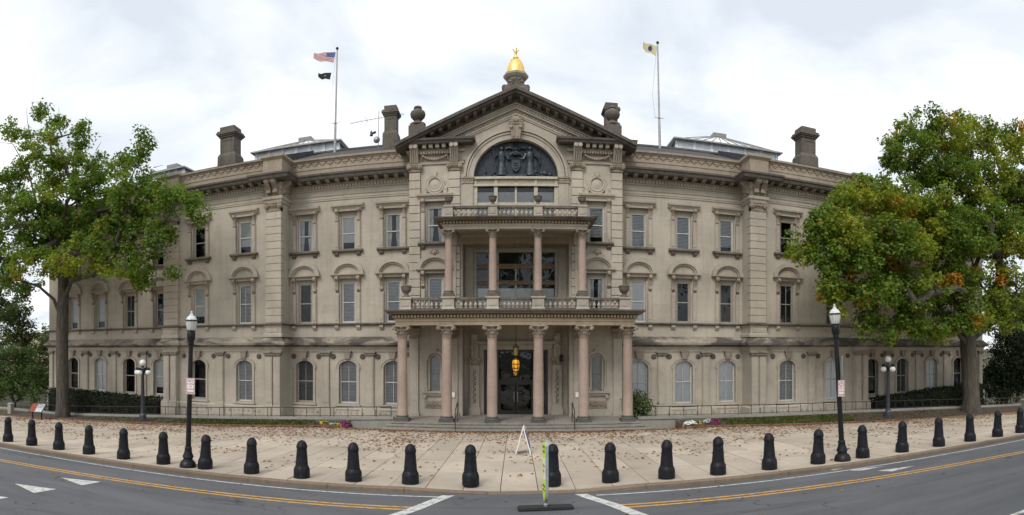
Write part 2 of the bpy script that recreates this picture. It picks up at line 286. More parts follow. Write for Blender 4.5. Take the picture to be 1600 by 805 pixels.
# ------------------------------------------------------------------ mesh helpers
class MB:
    def __init__(s): s.v = []; s.f = []; s.mi = []; s.cur = 0
    def add(s, vs, fs):
        o = len(s.v); s.v += [tuple(v) for v in vs]
        for f in fs: s.f.append(tuple(i + o for i in f)); s.mi.append(s.cur)
        return s
    def box(s, x0, x1, y0, y1, z0, z1):
        return s.add([(x0,y0,z0),(x1,y0,z0),(x1,y1,z0),(x0,y1,z0),(x0,y0,z1),(x1,y0,z1),(x1,y1,z1),(x0,y1,z1)],
            [(0,3,2,1),(4,5,6,7),(0,1,5,4),(1,2,6,5),(2,3,7,6),(3,0,4,7)])
    def frustum(s, cx, cy, z0, z1, a0, b0, a1, b1):
        return s.add([(cx-a0,cy-b0,z0),(cx+a0,cy-b0,z0),(cx+a0,cy+b0,z0),(cx-a0,cy+b0,z0),(cx-a1,cy-b1,z1),(cx+a1,cy-b1,z1),(cx+a1,cy+b1,z1),(cx-a1,cy+b1,z1)],
            [(0,3,2,1),(4,5,6,7),(0,1,5,4),(1,2,6,5),(2,3,7,6),(3,0,4,7)])
    def prism_y(s, poly, y0, y1):           # poly in (x, z), extruded along y
        n = len(poly); vs = [(x, y0, z) for x, z in poly] + [(x, y1, z) for x, z in poly]
        return s.add(vs, [tuple(range(n)), tuple(range(2*n-1, n-1, -1))] + [(i, n+i, n+(i+1)%n, (i+1)%n) for i in range(n)])
    def prism_x(s, poly, x0, x1):           # poly in (y, z), extruded along x
        n = len(poly); vs = [(x0, y, z) for y, z in poly] + [(x1, y, z) for y, z in poly]
        return s.add(vs, [tuple(range(n)), tuple(range(2*n-1, n-1, -1))] + [(i, n+i, n+(i+1)%n, (i+1)%n) for i in range(n)])
    def lathe(s, prof, cx=0, cy=0, cz=0, n=16, axis='z', caps=True):
        vs = []; fs = []
        for r, z in prof:
            for k in range(n):
                a = 2*pi*k/n; x, y = r*cos(a), r*sin(a)
                vs.append((cx+x, cy+y, cz+z) if axis == 'z' else ((cx+x, cy-z, cz+y) if axis == 'y' else (cx+z, cy+x, cz+y)))
        m = len(prof)
        for i in range(m-1):
            for k in range(n): fs.append((i*n+k, i*n+(k+1)%n, (i+1)*n+(k+1)%n, (i+1)*n+k))
        if caps: fs.append(tuple(range(n-1, -1, -1))); fs.append(tuple(range((m-1)*n, m*n)))
        return s.add(vs, fs)
    def tube(s, pts, rad, n=8, caps=True):
        pts = [Vector(p) for p in pts]
        if not isinstance(rad, (list, tuple)): rad = [rad]*len(pts)
        vs = []; fs = []; up = Vector((0.13, 0.31, 0.94))
        for i, p in enumerate(pts):
            t = (pts[min(i+1, len(pts)-1)] - pts[max(i-1, 0)]).normalized()
            a = t.cross(up)
            if a.length < 1e-3: a = t.cross(Vector((1, 0, 0)))
            a.normalize(); b = t.cross(a)
            for k in range(n):
                q = 2*pi*k/n; vs.append(p + a*(rad[i]*cos(q)) + b*(rad[i]*sin(q)))
        for i in range(len(pts)-1):
            for k in range(n): fs.append((i*n+k, (i+1)*n+k, (i+1)*n+(k+1)%n, i*n+(k+1)%n))
        if caps: fs.append(tuple(range(n))); fs.append(tuple(range(len(pts)*n-1, (len(pts)-1)*n-1, -1)))
        return s.add(vs, fs)
    def mould(s, path, prof, flip=1):
        """profile [(out, z)...] (closed polygon) swept along plan path [(x, y)...]; out is to the right of the direction of travel (towards -y when going +x)"""
        n = len(prof); m = len(path); P_ = [Vector((p[0], p[1])) for p in path]; vs = []
        for i, p in enumerate(P_):
            ds = []
            if i > 0: ds.append((P_[i]-P_[i-1]).normalized())
            if i < m-1: ds.append((P_[i+1]-P_[i]).normalized())
            ns = [Vector((d.y, -d.x))*flip for d in ds]
            if len(ns) == 2:
                nn = ns[0]+ns[1]; k = nn.length_squared/2
                nn = nn/max(k, 0.2) if k > 1e-6 else ns[0]
            else: nn = ns[0]
            for o, z in prof: vs.append((p.x+nn.x*o, p.y+nn.y*o, z))
        fs = []
        for i in range(m-1):
            for k in range(n): fs.append((i*n+k, (i+1)*n+k, (i+1)*n+(k+1)%n, i*n+(k+1)%n))
        fs.append(tuple(range(n-1, -1, -1))); fs.append(tuple(range((m-1)*n, m*n)))
        return s.add(vs, fs)
    def blob(s, c, r, n=8, m=6):
        vs = []; fs = []
        for i in range(m+1):
            p = pi*i/m
            for k in range(n):
                q = 2*pi*k/n; vs.append((c[0]+r[0]*sin(p)*cos(q), c[1]+r[1]*sin(p)*sin(q), c[2]+r[2]*cos(p)))
        for i in range(m):
            for k in range(n): fs.append((i*n+k, (i+1)*n+k, (i+1)*n+(k+1)%n, i*n+(k+1)%n))
        return s.add(vs, fs)
    def xf(s, M_):
        s.v = [tuple(M_ @ Vector(v)) for v in s.v]; return s
    def mesh(s, name, mats, smooth=False, fix=True):
        me = bpy.data.meshes.new(name); me.from_pydata(s.v, [], s.f)
        mats = mats if isinstance(mats, (list, tuple)) else [mats]
        for k in mats: me.materials.append(MATS[k])
        if len(mats) > 1: me.polygons.foreach_set('material_index', s.mi)
        if fix:
            bm = bmesh.new(); bm.from_mesh(me); bmesh.ops.recalc_face_normals(bm, faces=bm.faces); bm.to_mesh(me); bm.free()
        if smooth:
            me.polygons.foreach_set('use_smooth', [True]*len(me.polygons))
            try: me.set_sharp_from_angle(angle=radians(38))
            except Exception: pass
        me.update(); return me
    def obj(s, name, mats, parent=None, smooth=False, loc=None, fix=True):
        return inst(name, s.mesh(name, mats, smooth, fix), parent, loc)
ROOTINV = {}
def inst(name, me, parent=None, loc=None, rot=None, scale=None):
    o = bpy.data.objects.new(name, me); col.objects.link(o)
    if parent is not None:
        o.parent = parent
        if parent.name in ROOTINV: o.matrix_parent_inverse = ROOTINV[parent.name]
    if loc is not None: o.location = loc
    if rot is not None: o.rotation_euler = rot
    if scale is not None: o.scale = scale
    return o
def tag(o, label=None, cat=None, group=None, kind=None):
    if label: o['label'] = label
    if cat: o['category'] = cat
    if group: o['group'] = group
    if kind: o['kind'] = kind
    return o
def root(name, loc, label, cat, group=None, world_parts=False, rotz=0):
    o = bpy.data.objects.new(name, None); col.objects.link(o); o.location = loc; o.rotation_euler = (0, 0, rotz); o.empty_display_size = 0.3
    if world_parts: ROOTINV[o.name] = Matrix.Translation(-Vector(loc))
    return tag(o, label, cat, group)
def copy_thing(r, loc, rotz=0, label=None):
    def cp(o, par):
        c = o.copy(); col.objects.link(c); c.parent = par
        for ch in o.children: cp(ch, c)
        return c
    c = cp(r, None); c.location = loc; c.rotation_euler = (0, 0, rotz)
    if label: c['label'] = label
    return c
ORD = ['leftmost', 'second from left', 'third from left', 'fourth from left', 'fifth from left', 'sixth from left', 'seventh from left', 'eighth from left', 'ninth from left', 'tenth from left', 'eleventh from left', 'twelfth from left']
# ------------------------------------------------------------------ terrain heights
def zb(X):
    a = max(-34, min(34, X)); return 0.011*a - 0.0006*a*a
def ze(X):
    a = min(abs(X), 36); return -0.46 - (0.052 if X < 0 else 0.038)*max(0, a-9)
def gz(X, Y):                                   # plaza surface, falling from the kerb to the lawn edge
    t = (Y-12.6)/11.6; return (1-t)*zb(X) + t*ze(X)
YK = 12.45
def rz(X, Y): return zb(X) - 0.105 + 0.03*(YK-Y)
def road_pt(x, y):
    th = (x-CX)/F; Y = 11.0
    for _ in range(30):
        X = Y*tan(th); h = EYE - rz(X, Y); Y = h*F/(y-CY)*cos(th)
    return (Y*tan(th), Y)
WT = [(-60, -1.9), (-27.5, -1.2), (-19, -0.68), (-11.6, -0.32), (-5.8, -0.10), (5.8, -0.10), (8.4, -0.14), (17.3, -0.32), (24, -0.56), (31.7, -0.95), (60, -1.6)]
def wall_top(X):
    for (a, za_), (b, zb_) in zip(WT, WT[1:]):
        if a <= X <= b: return za_ + (zb_-za_)*(X-a)/(b-a)
    return WT[0][1] if X < 0 else WT[-1][1]
def sheet(name, xs, ys, fz, mat, smooth=True):
    m = MB(); nx = len(xs)
    m.v = [(x, y, fz(x, y)) for y in ys for x in xs]
    for j in range(len(ys)-1):
        for i in range(nx-1): m.f.append((j*nx+i, j*nx+i+1, (j+1)*nx+i+1, (j+1)*nx+i)); m.mi.append(0)
    o = m.obj(name, mat, None, smooth, fix=False); tag(o, kind='structure'); return o
def rng(a, b, s):
    n = max(1, round((b-a)/s)); return [a+(b-a)*i/n for i in range(n+1)]

sheet('ground', [-3000, -600, -150, -60, 0, 60, 150, 600, 3000], [-3000, -600, -100, -8, 30, 60, 150, 600, 3000], lambda x, y: -2.3, 'grass_ground')
road = sheet('road', rng(-90, 90, 2.0), rng(5.6, YK, 0.7), rz, 'asphalt')
sheet('near_sidewalk', rng(-90, 90, 3.0), [-7, 2, 5.6], lambda x, y: rz(x, 5.6)+0.12, 'pave_stone')
pavement = sheet('pavement', rng(-60, 60, 1.5), rng(YK+0.14, 24.5, 1.2), lambda x, y: gz(x, y)-0.05-(0.06 if abs(x) < 3.5 and y < 14.5 else 0), 'joint_dirt')

# kerb of single stones, dropped at the crossing
kerb = sheet('kerb', rng(-60, 60, 1.5), [YK+0.02, YK+0.13], lambda x, y: gz(x, y)-0.09, 'joint_dirt')
rk = random.Random(3)
xk = -46.0
while xk < 46:
    w = rk.uniform(1.5, 2.1); x1 = xk+w
    m = MB(); vs = []
    for x in (xk+0.006, x1-0.006):
        low = 0.0 if abs(x+0.05) > 2.1 else (0.075 if abs(x+0.05) < 1.5 else 0.04)
        t = gz(x, YK+0.14)-low+rk.uniform(-0.006, 0.006); y0 = YK+rk.uniform(-0.008, 0.008)
        vs += [(x, y0, t-0.25), (x, y0, t-0.02), (x, y0+0.025, t), (x, YK+0.145, t+0.002), (x, YK+0.145, t-0.25)]
    m.add(vs, [(0,1,2,3,4), (9,8,7,6,5)] + [(i, i+5, (i+1) % 5+5, (i+1) % 5) for i in range(5)])
    m.obj('kerb_stone', 'kerb_stone', kerb)
    xk = x1

# paving slabs: the 300 that show largest are parts, the rest one part
SW = 0.852; RD = 1.93
slabs = []
for j in range(6):
    y0 = YK+0.15 + j*RD; y1 = y0+RD
    for i in range(-62, 62):
        x0 = i*SW - 0.35; slabs.append((math.hypot(x0+SW/2, (y0+y1)/2), x0, x0+SW, y0, y1))
slabs.sort()
rs = random.Random(5)
def slab_geo(m, x0, x1, y0, y1):
    g = 0.009; x0 += g; x1 -= g; y0 += g*0.7; y1 -= g*0.7; d = rs.uniform(-0.004, 0.004); vs = []
    def low(x, y):                              # the dropped kerb's ramp
        a = abs(x+0.05); k = 1 if a < 1.5 else max(0, 1-(a-1.5)/0.7); return 0.07*k*max(0, 1-(y-YK)/1.2)
    for (x, y) in ((x0, y0), (x1, y0), (x1, y1), (x0, y1)):
        z = gz(x, y)+d-low(x, y); vs += [(x, y, z-0.06), (x, y, z)]
    m.add(vs, [(1,3,5,7), (0,2,3,1), (2,4,5,3), (4,6,7,5), (6,0,1,7)])
slab_mats = []
for k, f_ in enumerate((1.0, 0.93, 1.05, 0.87)):
    nm = 'pave_slab_%d' % k
    stone(nm, tuple(c*f_ for c in (0.50, 0.428, 0.345)), (0.36, 0.305, 0.243), 0.0, 0.32, 0.35, rough=0.92, bs=25, bstr=0.3, soot=(0.25, 0.205, 0.165)); slab_mats.append(nm)
for d, x0, x1, y0, y1 in slabs[:300]:
    m = MB(); slab_geo(m, x0, x1, y0, y1); m.obj('slab', rs.choice(slab_mats), pavement, fix=False)
m = MB()
for d, x0, x1, y0, y1 in slabs[300:]: m.cur = rs.randrange(4); slab_geo(m, x0, x1, y0, y1)
tag(m.obj('far_slabs', slab_mats, pavement, fix=False), kind='stuff')

# road markings: sheets 4 mm over the asphalt
def strip(name, pts_a, pts_b, mat, lift=0.004):
    m = MB(); n = len(pts_a)
    m.v = [(x, y, rz(x, y)+lift) for x, y in pts_a] + [(x, y, rz(x, y)+lift) for x, y in pts_b]
    for i in range(n-1): m.f.append((i, i+1, n+i+1, n+i)); m.mi.append(0)
    o = m.obj(name, mat, None, fix=False); tag(o, kind='structure'); o.parent = road; return o
for nm, a, b in (('yellow_line', -60, -1.95), ('yellow_line', 2.0, 60)):
    for off in (0.0, 0.2):
        xs = rng(a, b, 1.2); f = lambda x: 11.25 - 0.0034*min(abs(x), 17)**2 - max(0, abs(x)-17)*0.08 - off
        strip(nm, [(x, f(x)-0.092) for x in xs], [(x, f(x)) for x in xs], 'paint_yellow')
for a, b in ((-60, -1.6), (1.75, 60)):
    xs = rng(a, b, 1.2); strip('edge_line', [(x, YK-0.34) for x in xs], [(x, YK-0.27) for x in xs], 'paint_white')
xs = rng(2.6, 60, 1.2); strip('edge_line', [(x, 6.32) for x in xs], [(x, 6.44) for x in xs], 'paint_white')
ys = rng(6.5, 12.3, 0.35)
strip('crosswalk_line', [(-1.47-(12.3-y)*0.46-0.14+0.02*sin(y*3), y) for y in ys], [(-1.47-(12.3-y)*0.46+0.14+0.02*sin(y*3), y) for y in ys], 'paint_white', 0.006)
strip('crosswalk_line', [(1.45+(12.3-y)*0.46-0.13+0.03*sin(y*3.5), y) for y in ys], [(1.45+(12.3-y)*0.46+0.14+0.03*sin(y*3.5), y) for y in ys], 'paint_white', 0.006)
for tri in (((22.8,756),(88,764.8),(53,770.9)), ((95,746.7),(157.6,753.3),(127,758.9)), ((-48,767),(13,778),(-26,785)),
            ((1287,734.2),(1338,728),(1303,735.2)), ((1325,735.3),(1383,728.8),(1345,736)), ((1371,736),(1429.6,728.2),(1394,737))):
    m = MB(); p = [road_pt(*q) for q in tri]
    m.add([(x, y, rz(x, y)+0.005) for x, y in p], [(0, 1, 2)])
    o = m.obj('yield_triangle', 'paint_white', None, fix=False); tag(o, kind='structure'); o.parent = road

# lawn strips and brown edging either side of the porch, low wall and the walk behind it
for nm, a, b in (('lawn', -60, -7.9), ('lawn', 7.6, 60)):
    def fl(x, y): return gz(x, 24.2)+0.05 + (y-24.2)/1.75*(wall_top(x)-0.2-gz(x, 24.2)-0.05) + 0.02*noise.noise(Vector((x*1.3, y*2, 0)))
    sheet(nm, rng(a, b, 0.5), rng(24.27, 25.95, 0.28), fl, 'grass_ground')
    k_ = sheet('kerb', rng(a, b, 2.0), [24.17, 24.27], lambda x, y: gz(x, 24.2)-0.05, 'soil'); xs = rng(a, b, 0.9)
    for p, q in zip(xs, xs[1:]):
        m = MB(); vs = []
        for x in (p+0.004, q-0.004):
            t = gz(x, 24.2)+0.075; vs += [(x, 24.16, t-0.3), (x, 24.16, t), (x, 24.28, t), (x, 24.28, t-0.3)]
        m.add(vs, [(0,1,2,3), (7,6,5,4)] + [(i, i+4, (i+1) % 4+4, (i+1) % 4) for i in range(4)]); m.obj('edging_stone', 'edging_brick', k_)
    x = a if a > 0 else b; s = 1 if a > 0 else -1
    for k in range(4):
        y0 = 24.3+k*0.41; t = gz(x, 24.2)+0.06+k*0.03; MB().box(min(x, x+s*0.1), max(x, x+s*0.1), y0, y0+0.4, t-0.3, t).obj('edging_stone', 'edging_brick', k_)
def lowwall(name, a, b, label):
    m = MB(); xs = rng(a, b, 2.4)
    r = root(name, ((a+b)/2, 26.05, -1), label, 'wall', 'low walls beside the porch', True)
    for p, q in zip(xs, xs[1:]):
        m = MB(); vs = []
        for x in (p+0.006, q-0.006):
            t = wall_top(x); vs += [(x, 25.95, t-1.2), (x, 25.95, t-0.13), (x, 25.9, t-0.12), (x, 25.9, t), (x, 26.22, t), (x, 26.2, t-1.2)]
        m.add(vs, [(0,1,2,3,4,5), (11,10,9,8,7,6)] + [(i, i+6, (i+1) % 6+6, (i+1) % 6) for i in range(6)])
        m.obj('coping_block', 'wall_concrete', r)
    return r
lowwall('low_wall', -44, -5.75, 'low pale concrete wall along the lawn left of the porch')
lowwall('low_wall', 5.75, 44, 'low pale concrete wall along the lawn right of the porch')
sheet('path', rng(-60, 60, 2), [26.15, 29], lambda x, y: wall_top(x)-0.35, 'wall_concrete')
# ------------------------------------------------------------------ the statehouse
B = root('statehouse', (0, 28, -0.5), 'long beige stone statehouse with pedimented entrance pavilion and two-tier columned porch', 'building', None, True)
YA, YB, YP, YPV = 28.35, 27.35, 27.15, 27.40
left_plan = [(-31.2, 44), (-31.2, YA), (-19.72, YA), (-19.72, YP), (-18.76, YP), (-18.76, YB), (-12.98, YB), (-12.98, YP), (-12.12, YP), (-12.12, YA), (-5.27, YA)]
right_plan = [(-x, y) for x, y in reversed(left_plan)]
Z0 = -2.2; ZT = 12.28

def wall_grid(m, x0, x1, Y, z0, z1, ops, depth=0.28):
    """front sheet of a wall with rectangular openings [(xa, xb, za, zb)] and their reveals"""
    xs = sorted({x0, x1, *[o[0] for o in ops], *[o[1] for o in ops]}); zs = sorted({z0, z1, *[o[2] for o in ops], *[o[3] for o in ops]})
    for a, b in zip(xs, xs[1:]):
        run = None
        for c, d in zip(zs, zs[1:]):
            mx, mz = (a+b)/2, (c+d)/2
            if any(o[0] < mx < o[1] and o[2] < mz < o[3] for o in ops): continue
            m.add([(a, Y, c), (b, Y, c), (b, Y, d), (a, Y, d)], [(0, 1, 2, 3)])
    for xa, xb, za_, zb_ in ops:
        y1 = Y+depth
        m.add([(xa, Y, za_), (xa, y1, za_), (xa, y1, zb_), (xa, Y, zb_)], [(0, 1, 2, 3)]); m.add([(xb, Y, za_), (xb, y1, za_), (xb, y1, zb_), (xb, Y, zb_)], [(3, 2, 1, 0)])
        m.add([(xa, Y, zb_), (xa, y1, zb_), (xb, y1, zb_), (xb, Y, zb_)], [(0, 1, 2, 3)]); m.add([(xa, Y, za_), (xa, y1, za_), (xb, y1, za_), (xb, Y, za_)], [(3, 2, 1, 0)])

A_BAYS = [6.32, 8.76, 11.22]; B_BAYS = [14.4, 17.38]; C_BAYS = [20.9, 23.4, 26.0, 28.6]
ZS1, ZS2, ZS3 = 0.27, 4.56, 8.42                         # glass bottoms of the three storeys
def op1(x): return (x-0.56, x+0.56, ZS1-0.06, 2.50)
def op2(x): return (x-0.48, x+0.48, ZS2-0.06, 6.98)
def op3(x): return (x-0.50, x+0.50, ZS3-0.05, 10.58)
for s in (-1, 1):
    for nm, x0, x1, Y, bays in (('wall', 5.0, 12.12, YA, A_BAYS), ('wall', 12.98, 18.76, YB, B_BAYS), ('wall', 19.72, 31.2, YA, C_BAYS)):
        for z0, z1, op, mt in ((Z0, 3.45, op1, 'base_stone'), (3.45, ZT, None, 'wall_stone')):
            m = MB(); a, b = sorted((s*x0, s*x1))
            ops = [op1(s*x) for x in bays] if op else [op2(s*x) for x in bays]+[op3(s*x) for x in bays]
            wall_grid(m, a, b, Y, z0, z1, ops); m.obj(nm, mt, B, fix=False)
    # pier cores, gable end, back
    for x0, x1 in ((12.12, 12.98), (18.76, 19.72)): MB().box(min(s*x0, s*x1), max(s*x0, s*x1), YP, YA+0.3, Z0, ZT).obj('pier', 'wall_stone', B)
    m = MB(); m.add([(s*31.2, YA, Z0), (s*31.2, 44, Z0), (s*31.2, 44, 13.1), (s*31.2, YA, 13.1)], [(0, 1, 2, 3)]); m.add([(s*5, 44, Z0), (s*31.2, 44, Z0), (s*31.2, 44, 13.1), (s*5, 44, 13.1)], [(0, 1, 2, 3)])
    m.obj('rear_wall', 'wall_stone', B, fix=False)

def course(name, prof, mat, pathL=left_plan, pathR=right_plan, kind=None):
    for p in (pathL, pathR):
        o = MB().mould(p, prof).obj(name, mat, B)
        if kind: tag(o, kind=kind)
wl_ = left_plan[1:]; wr_ = right_plan[:-1]
course('plinth', [(-0.1, Z0), (0.14, Z0), (0.14, -0.02), (0.09, 0.05), (-0.1, 0.05)], 'base_stone')
course('architrave', [(-0.05, 2.98), (0.05, 2.98), (0.05, 3.08), (0.075, 3.09), (0.075, 3.2), (0.14, 3.24), (-0.05, 3.24)], 'trim_stone')
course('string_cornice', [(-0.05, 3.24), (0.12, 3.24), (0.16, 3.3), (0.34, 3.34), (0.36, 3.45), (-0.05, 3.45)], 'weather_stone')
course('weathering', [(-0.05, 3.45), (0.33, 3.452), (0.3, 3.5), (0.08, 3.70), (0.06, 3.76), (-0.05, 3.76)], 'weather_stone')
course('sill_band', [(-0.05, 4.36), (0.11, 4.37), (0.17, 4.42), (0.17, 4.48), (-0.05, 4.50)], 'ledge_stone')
course('fascia', [(-0.05, 11.06), (0.04, 11.06), (0.04, 11.14), (0.065, 11.15), (0.065, 11.26), (0.11, 11.31), (-0.05, 11.31)], 'trim_stone')
course('bed_mould', [(-0.05, 11.62), (0.06, 11.62), (0.08, 11.68), (0.08, 11.86), (0.17, 11.9), (0.17, 11.93), (-0.05, 11.93)], 'trim_stone')
course('soffit', [(-0.05, 12.06), (0.66, 12.06), (0.66, 12.1), (-0.05, 12.1)], 'soot_shade_stone')
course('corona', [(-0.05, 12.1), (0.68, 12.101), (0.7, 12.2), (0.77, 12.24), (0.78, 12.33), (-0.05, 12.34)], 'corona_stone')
course('attic_band', [(-0.3, 12.34), (0.03, 12.342), (0.03, 12.78), (0.06, 12.8), (0.06, 12.84), (0.0, 12.86), (0.0, 13.18), (-0.3, 13.18)], 'attic_stone')
course('attic_coping', [(-0.3, 13.18), (0.06, 13.18), (0.09, 13.25), (0.17, 13.29), (0.18, 13.39), (-0.3, 13.42)], 'attic_stone')

# dentils, modillions and attic corbels, run by run (too small to pick apart singly)
def runs(plan):
    for (a, b), (c, d) in zip(plan, plan[1:]):
        if abs(b-d) < 1e-6 and abs(c-a) > 0.3: yield a, c, b
def row(name, mat, step, half, z0, z1, out0, out1, taper=False):
    for plan in (left_plan, right_plan):
        m = MB()
        for a, c, Y in runs(plan):
            n = max(1, int((c-a)/step)); st = (c-a)/n
            for i in range(n):
                x = a+(i+0.5)*st
                if taper: m.prism_x([(Y-out0, z0+0.07), (Y-out0-0.18, z0), (Y-out1, z0+0.07), (Y-out1, z1), (Y-out0, z1)], x-half, x+half)
                else: m.box(x-half, x+half, Y-out1, Y-out0, z0, z1)
        tag(m.obj(name, mat, B), kind='stuff')
row('dentil_row', 'trim_stone', 0.17, 0.05, 11.70, 11.855, 0.07, 0.16)
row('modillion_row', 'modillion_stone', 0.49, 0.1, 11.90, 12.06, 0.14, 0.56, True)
row('attic_corbel_row', 'attic_stone', 0.42, 0.16, 13.08, 13.17, -0.01, 0.05)
row('attic_drop_row', 'attic_stone', 0.42, 0.07, 13.0, 13.075, -0.01, 0.035)
row('panel_stud_row', 'capital_stone', 0.30, 0.045, -0.30, -0.21, 0.13, 0.17)

# ---- windows
def arch_pts(w, zs, rise, n=12):                        # low elliptical head, left to right
    return [(-w*cos(pi*i/n), zs+rise*sin(pi*i/n)) for i in range(n+1)]
def ring(m, inner, outer, y0, y1):                      # matched outlines in (x, z)
    n = len(inner); vs = [(x, y0, z) for x, z in inner]+[(x, y0, z) for x, z in outer]+[(x, y1, z) for x, z in inner]+[(x, y1, z) for x, z in outer]
    fs = []
    for i in range(n-1):
        fs += [(i, i+1, n+i+1, n+i), (i, 2*n+i, 2*n+i+1, i+1), (n+i, n+i+1, 3*n+i+1, 3*n+i)]
    fs += [(0, n, 3*n, 2*n), (n-1, 2*n+n-1, 3*n+n-1, 2*n-1)]
    m.add(vs, fs)
WIN = {}
def shared(key, build):
    if key not in WIN: WIN[key] = build()
    return WIN[key]
def console(m, x, w, ztop, h, out, y=0.0):               # scroll bracket, face at -y
    pr = [(y, ztop), (y-out, ztop), (y-out*1.02, ztop-h*0.14), (y-out*0.9, ztop-h*0.26), (y-out*0.62, ztop-h*0.42), (y-out*0.4, ztop-h*0.62), (y-out*0.42, ztop-h*0.8), (y-out*0.3, ztop-h*0.95), (y, ztop-h)]
    m.prism_x(pr, x-w/2, x+w/2)
    m.lathe([(h*0.13, -w*0.58), (h*0.13, w*0.58)], x, y-out*0.82, ztop-h*0.15, 10, 'x'); m.lathe([(h*0.085, -w*0.58), (h*0.085, w*0.58)], x, y-out*0.34, ztop-h*0.84, 10, 'x')
def sashes(w, h, mid, vert, arch=None, munt=0.022):
    """wood frame and two sashes; w half width of glass, h height"""
    m = MB(); t = 0.05
    m.box(-w-t, -w, 0.16, 0.24, -0.05, h+0.03); m.box(w, w+t, 0.16, 0.24, -0.05, h+0.03); m.box(-w, w, 0.16, 0.24, -0.05, 0.0)
    if not arch: m.box(-w, w, 0.16, 0.24, h, h+0.05)
    m.box(-w, w, 0.155, 0.235, mid-0.025, mid+0.025)
    for sx_ in (-w, w-0.03): m.box(sx_, sx_+0.03, 0.175, 0.23, 0, h)
    m.box(-w+0.03, w-0.03, 0.18, 0.23, 0.0, 0.04)
    return m
def build_window(typ, x, Y, zs, style, parent=B, deep=0):
    """style: w white blind, b grey blind, s shade with open foot, d dark, m dark with glazing bar, c curtain, g blind with glazing bar"""
    W, H, mid, top = {1: (0.44, 2.17, 1.10, 2.19), 2: (0.345, 2.04, 1.03, 2.42), 3: (0.37, 1.69, 0.84, 2.16)}[typ]
    W = W if not deep else W
    # surround
    def sur():
        m = MB()
        if typ == 1:
            inn = [(-0.5, -0.06)]+arch_pts(0.5, 1.88, 0.34)+[(0.5, -0.06)]; out = [(-0.62, -0.06)]+arch_pts(0.62, 1.88, 0.46)+[(0.62, -0.06)]
            ring(m, inn, out, -0.06, 0.26)
            inn2 = out; out2 = [(-0.66, 1.80)]+arch_pts(0.67, 1.88, 0.51)+[(0.66, 1.80)]; ring(m, [(-0.61, 1.8)]+arch_pts(0.61, 1.88, 0.45)+[(0.61, 1.8)], out2, -0.1, 0.0)
            # spandrels behind the arch closing the square opening
            ap = arch_pts(0.56, 1.88, 0.4)
            for i in range(len(ap)-1):
                (a, b), (c, d) = ap[i], ap[i+1]; m.add([(a, -0.002, b), (c, -0.002, d), (c, -0.002, 2.30), (a, -0.002, 2.30)], [(0, 1, 2, 3)])
        elif typ == 2:
            for s in (-1, 1):
                a, b = sorted((s*0.48, s*0.70)); m.box(a, b, -0.07, 0.02, -0.06, 1.52)
                a, b = sorted((s*0.52, s*0.66)); m.box(a, b, -0.1, -0.07, 0.1, 1.45)
                a, b = sorted((s*0.40, s*0.49)); m.box(a, b, 0.05, 0.26, -0.06, 2.10)
            m.box(-0.5, 0.5, 0.15, 0.26, 2.08, 2.44)
            m.box(-0.72, 0.72, -0.08, 0.0, 2.30, 2.42)
        else:
            for s in (-1, 1):
                a, b = sorted((s*0.50, s*0.71)); m.box(a, b, -0.07, 0.02, -0.02, 1.50)
                a, b = sorted((s*0.54, s*0.67)); m.box(a, b, -0.1, -0.07, 0.1, 1.42)
                a, b = sorted((s*0.42, s*0.51)); m.box(a, b, 0.05, 0.26, -0.05, 1.75)
            m.box(-0.51, 0.51, 0.15, 0.26, 1.73, 2.18)
        return m.mesh('window', 'trim_stone')
    o = inst('window', shared(('sur', typ), sur), parent, (x, Y, zs))
    # hood / pediment / keystone, brackets, sill
    if typ == 1:
        def key():
            m = MB(); m.prism_y([(-0.12, 2.33), (0.12, 2.33), (0.19, 2.70), (-0.19, 2.70)], -0.2, 0.0); m.box(-0.23, 0.23, -0.23, 0.0, 2.70, 2.75); m.lathe([(0.06, 0), (0.03, 0.05)], 0, -0.16, 2.56, 10, 'y'); return m.mesh('keystone', 'modillion_stone')
        inst('keystone', shared('key', key), o)
        def sill(): 
            m = MB(); m.prism_x([(0.2, -0.06), (-0.14, -0.08), (-0.14, -0.17), (-0.09, -0.2), (0.2, -0.2)], -0.68, 0.68); m.box(-0.56, 0.56, -0.16, 0.0, -0.74, -0.36); m.box(-0.62, 0.62, -0.19, 0, -0.36, -0.30); return m.mesh('sill', 'trim_stone')
        inst('sill', shared('sill1', sill), o)
    elif typ == 2:
        def hood():
            m = MB(); n = 14; r_o, r_i = 0.92, 0.70
            def arc(w, rise, z, yy=0): return [(-w*cos(pi*i/n), z+rise*sin(pi*i/n)) for i in range(n+1)]
            ring(m, arc(0.70, 0.55, 2.50), arc(0.90, 0.78, 2.50), -0.24, 0.0); ring(m, arc(0.62, 0.46, 2.50), arc(0.71, 0.56, 2.50), -0.15, 0.0)
            ap = arc(0.66, 0.5, 2.50); m.prism_y(ap, -0.05, 0.0)
            m.prism_x([(0, 2.42), (-0.16, 2.42), (-0.24, 2.47), (-0.25, 2.52), (0, 2.52)], -0.91, 0.91)
            return m.mesh('segmental_pediment', 'trim_stone', True)
        inst('segmental_pediment', shared('hood2', hood), o)
        def bk():
            m = MB(); console(m, 0, 0.15, 2.42, 0.86, 0.2); return m.mesh('bracket', 'capital_stone')
        for s in (-1, 1): inst('bracket', shared('bk2', bk), o, (s*0.6, 0, 0))
        def foot():
            return MB().prism_x([(0, -0.2), (-0.16, -0.2), (-0.15, -0.30), (-0.06, -0.42), (0, -0.43)], -0.1, 0.1).mesh('sill_bracket', 'trim_stone')
        for s in (-1, 1): inst('sill_bracket', shared('foot2', foot), o, (s*0.6, 0, 0))
    else:
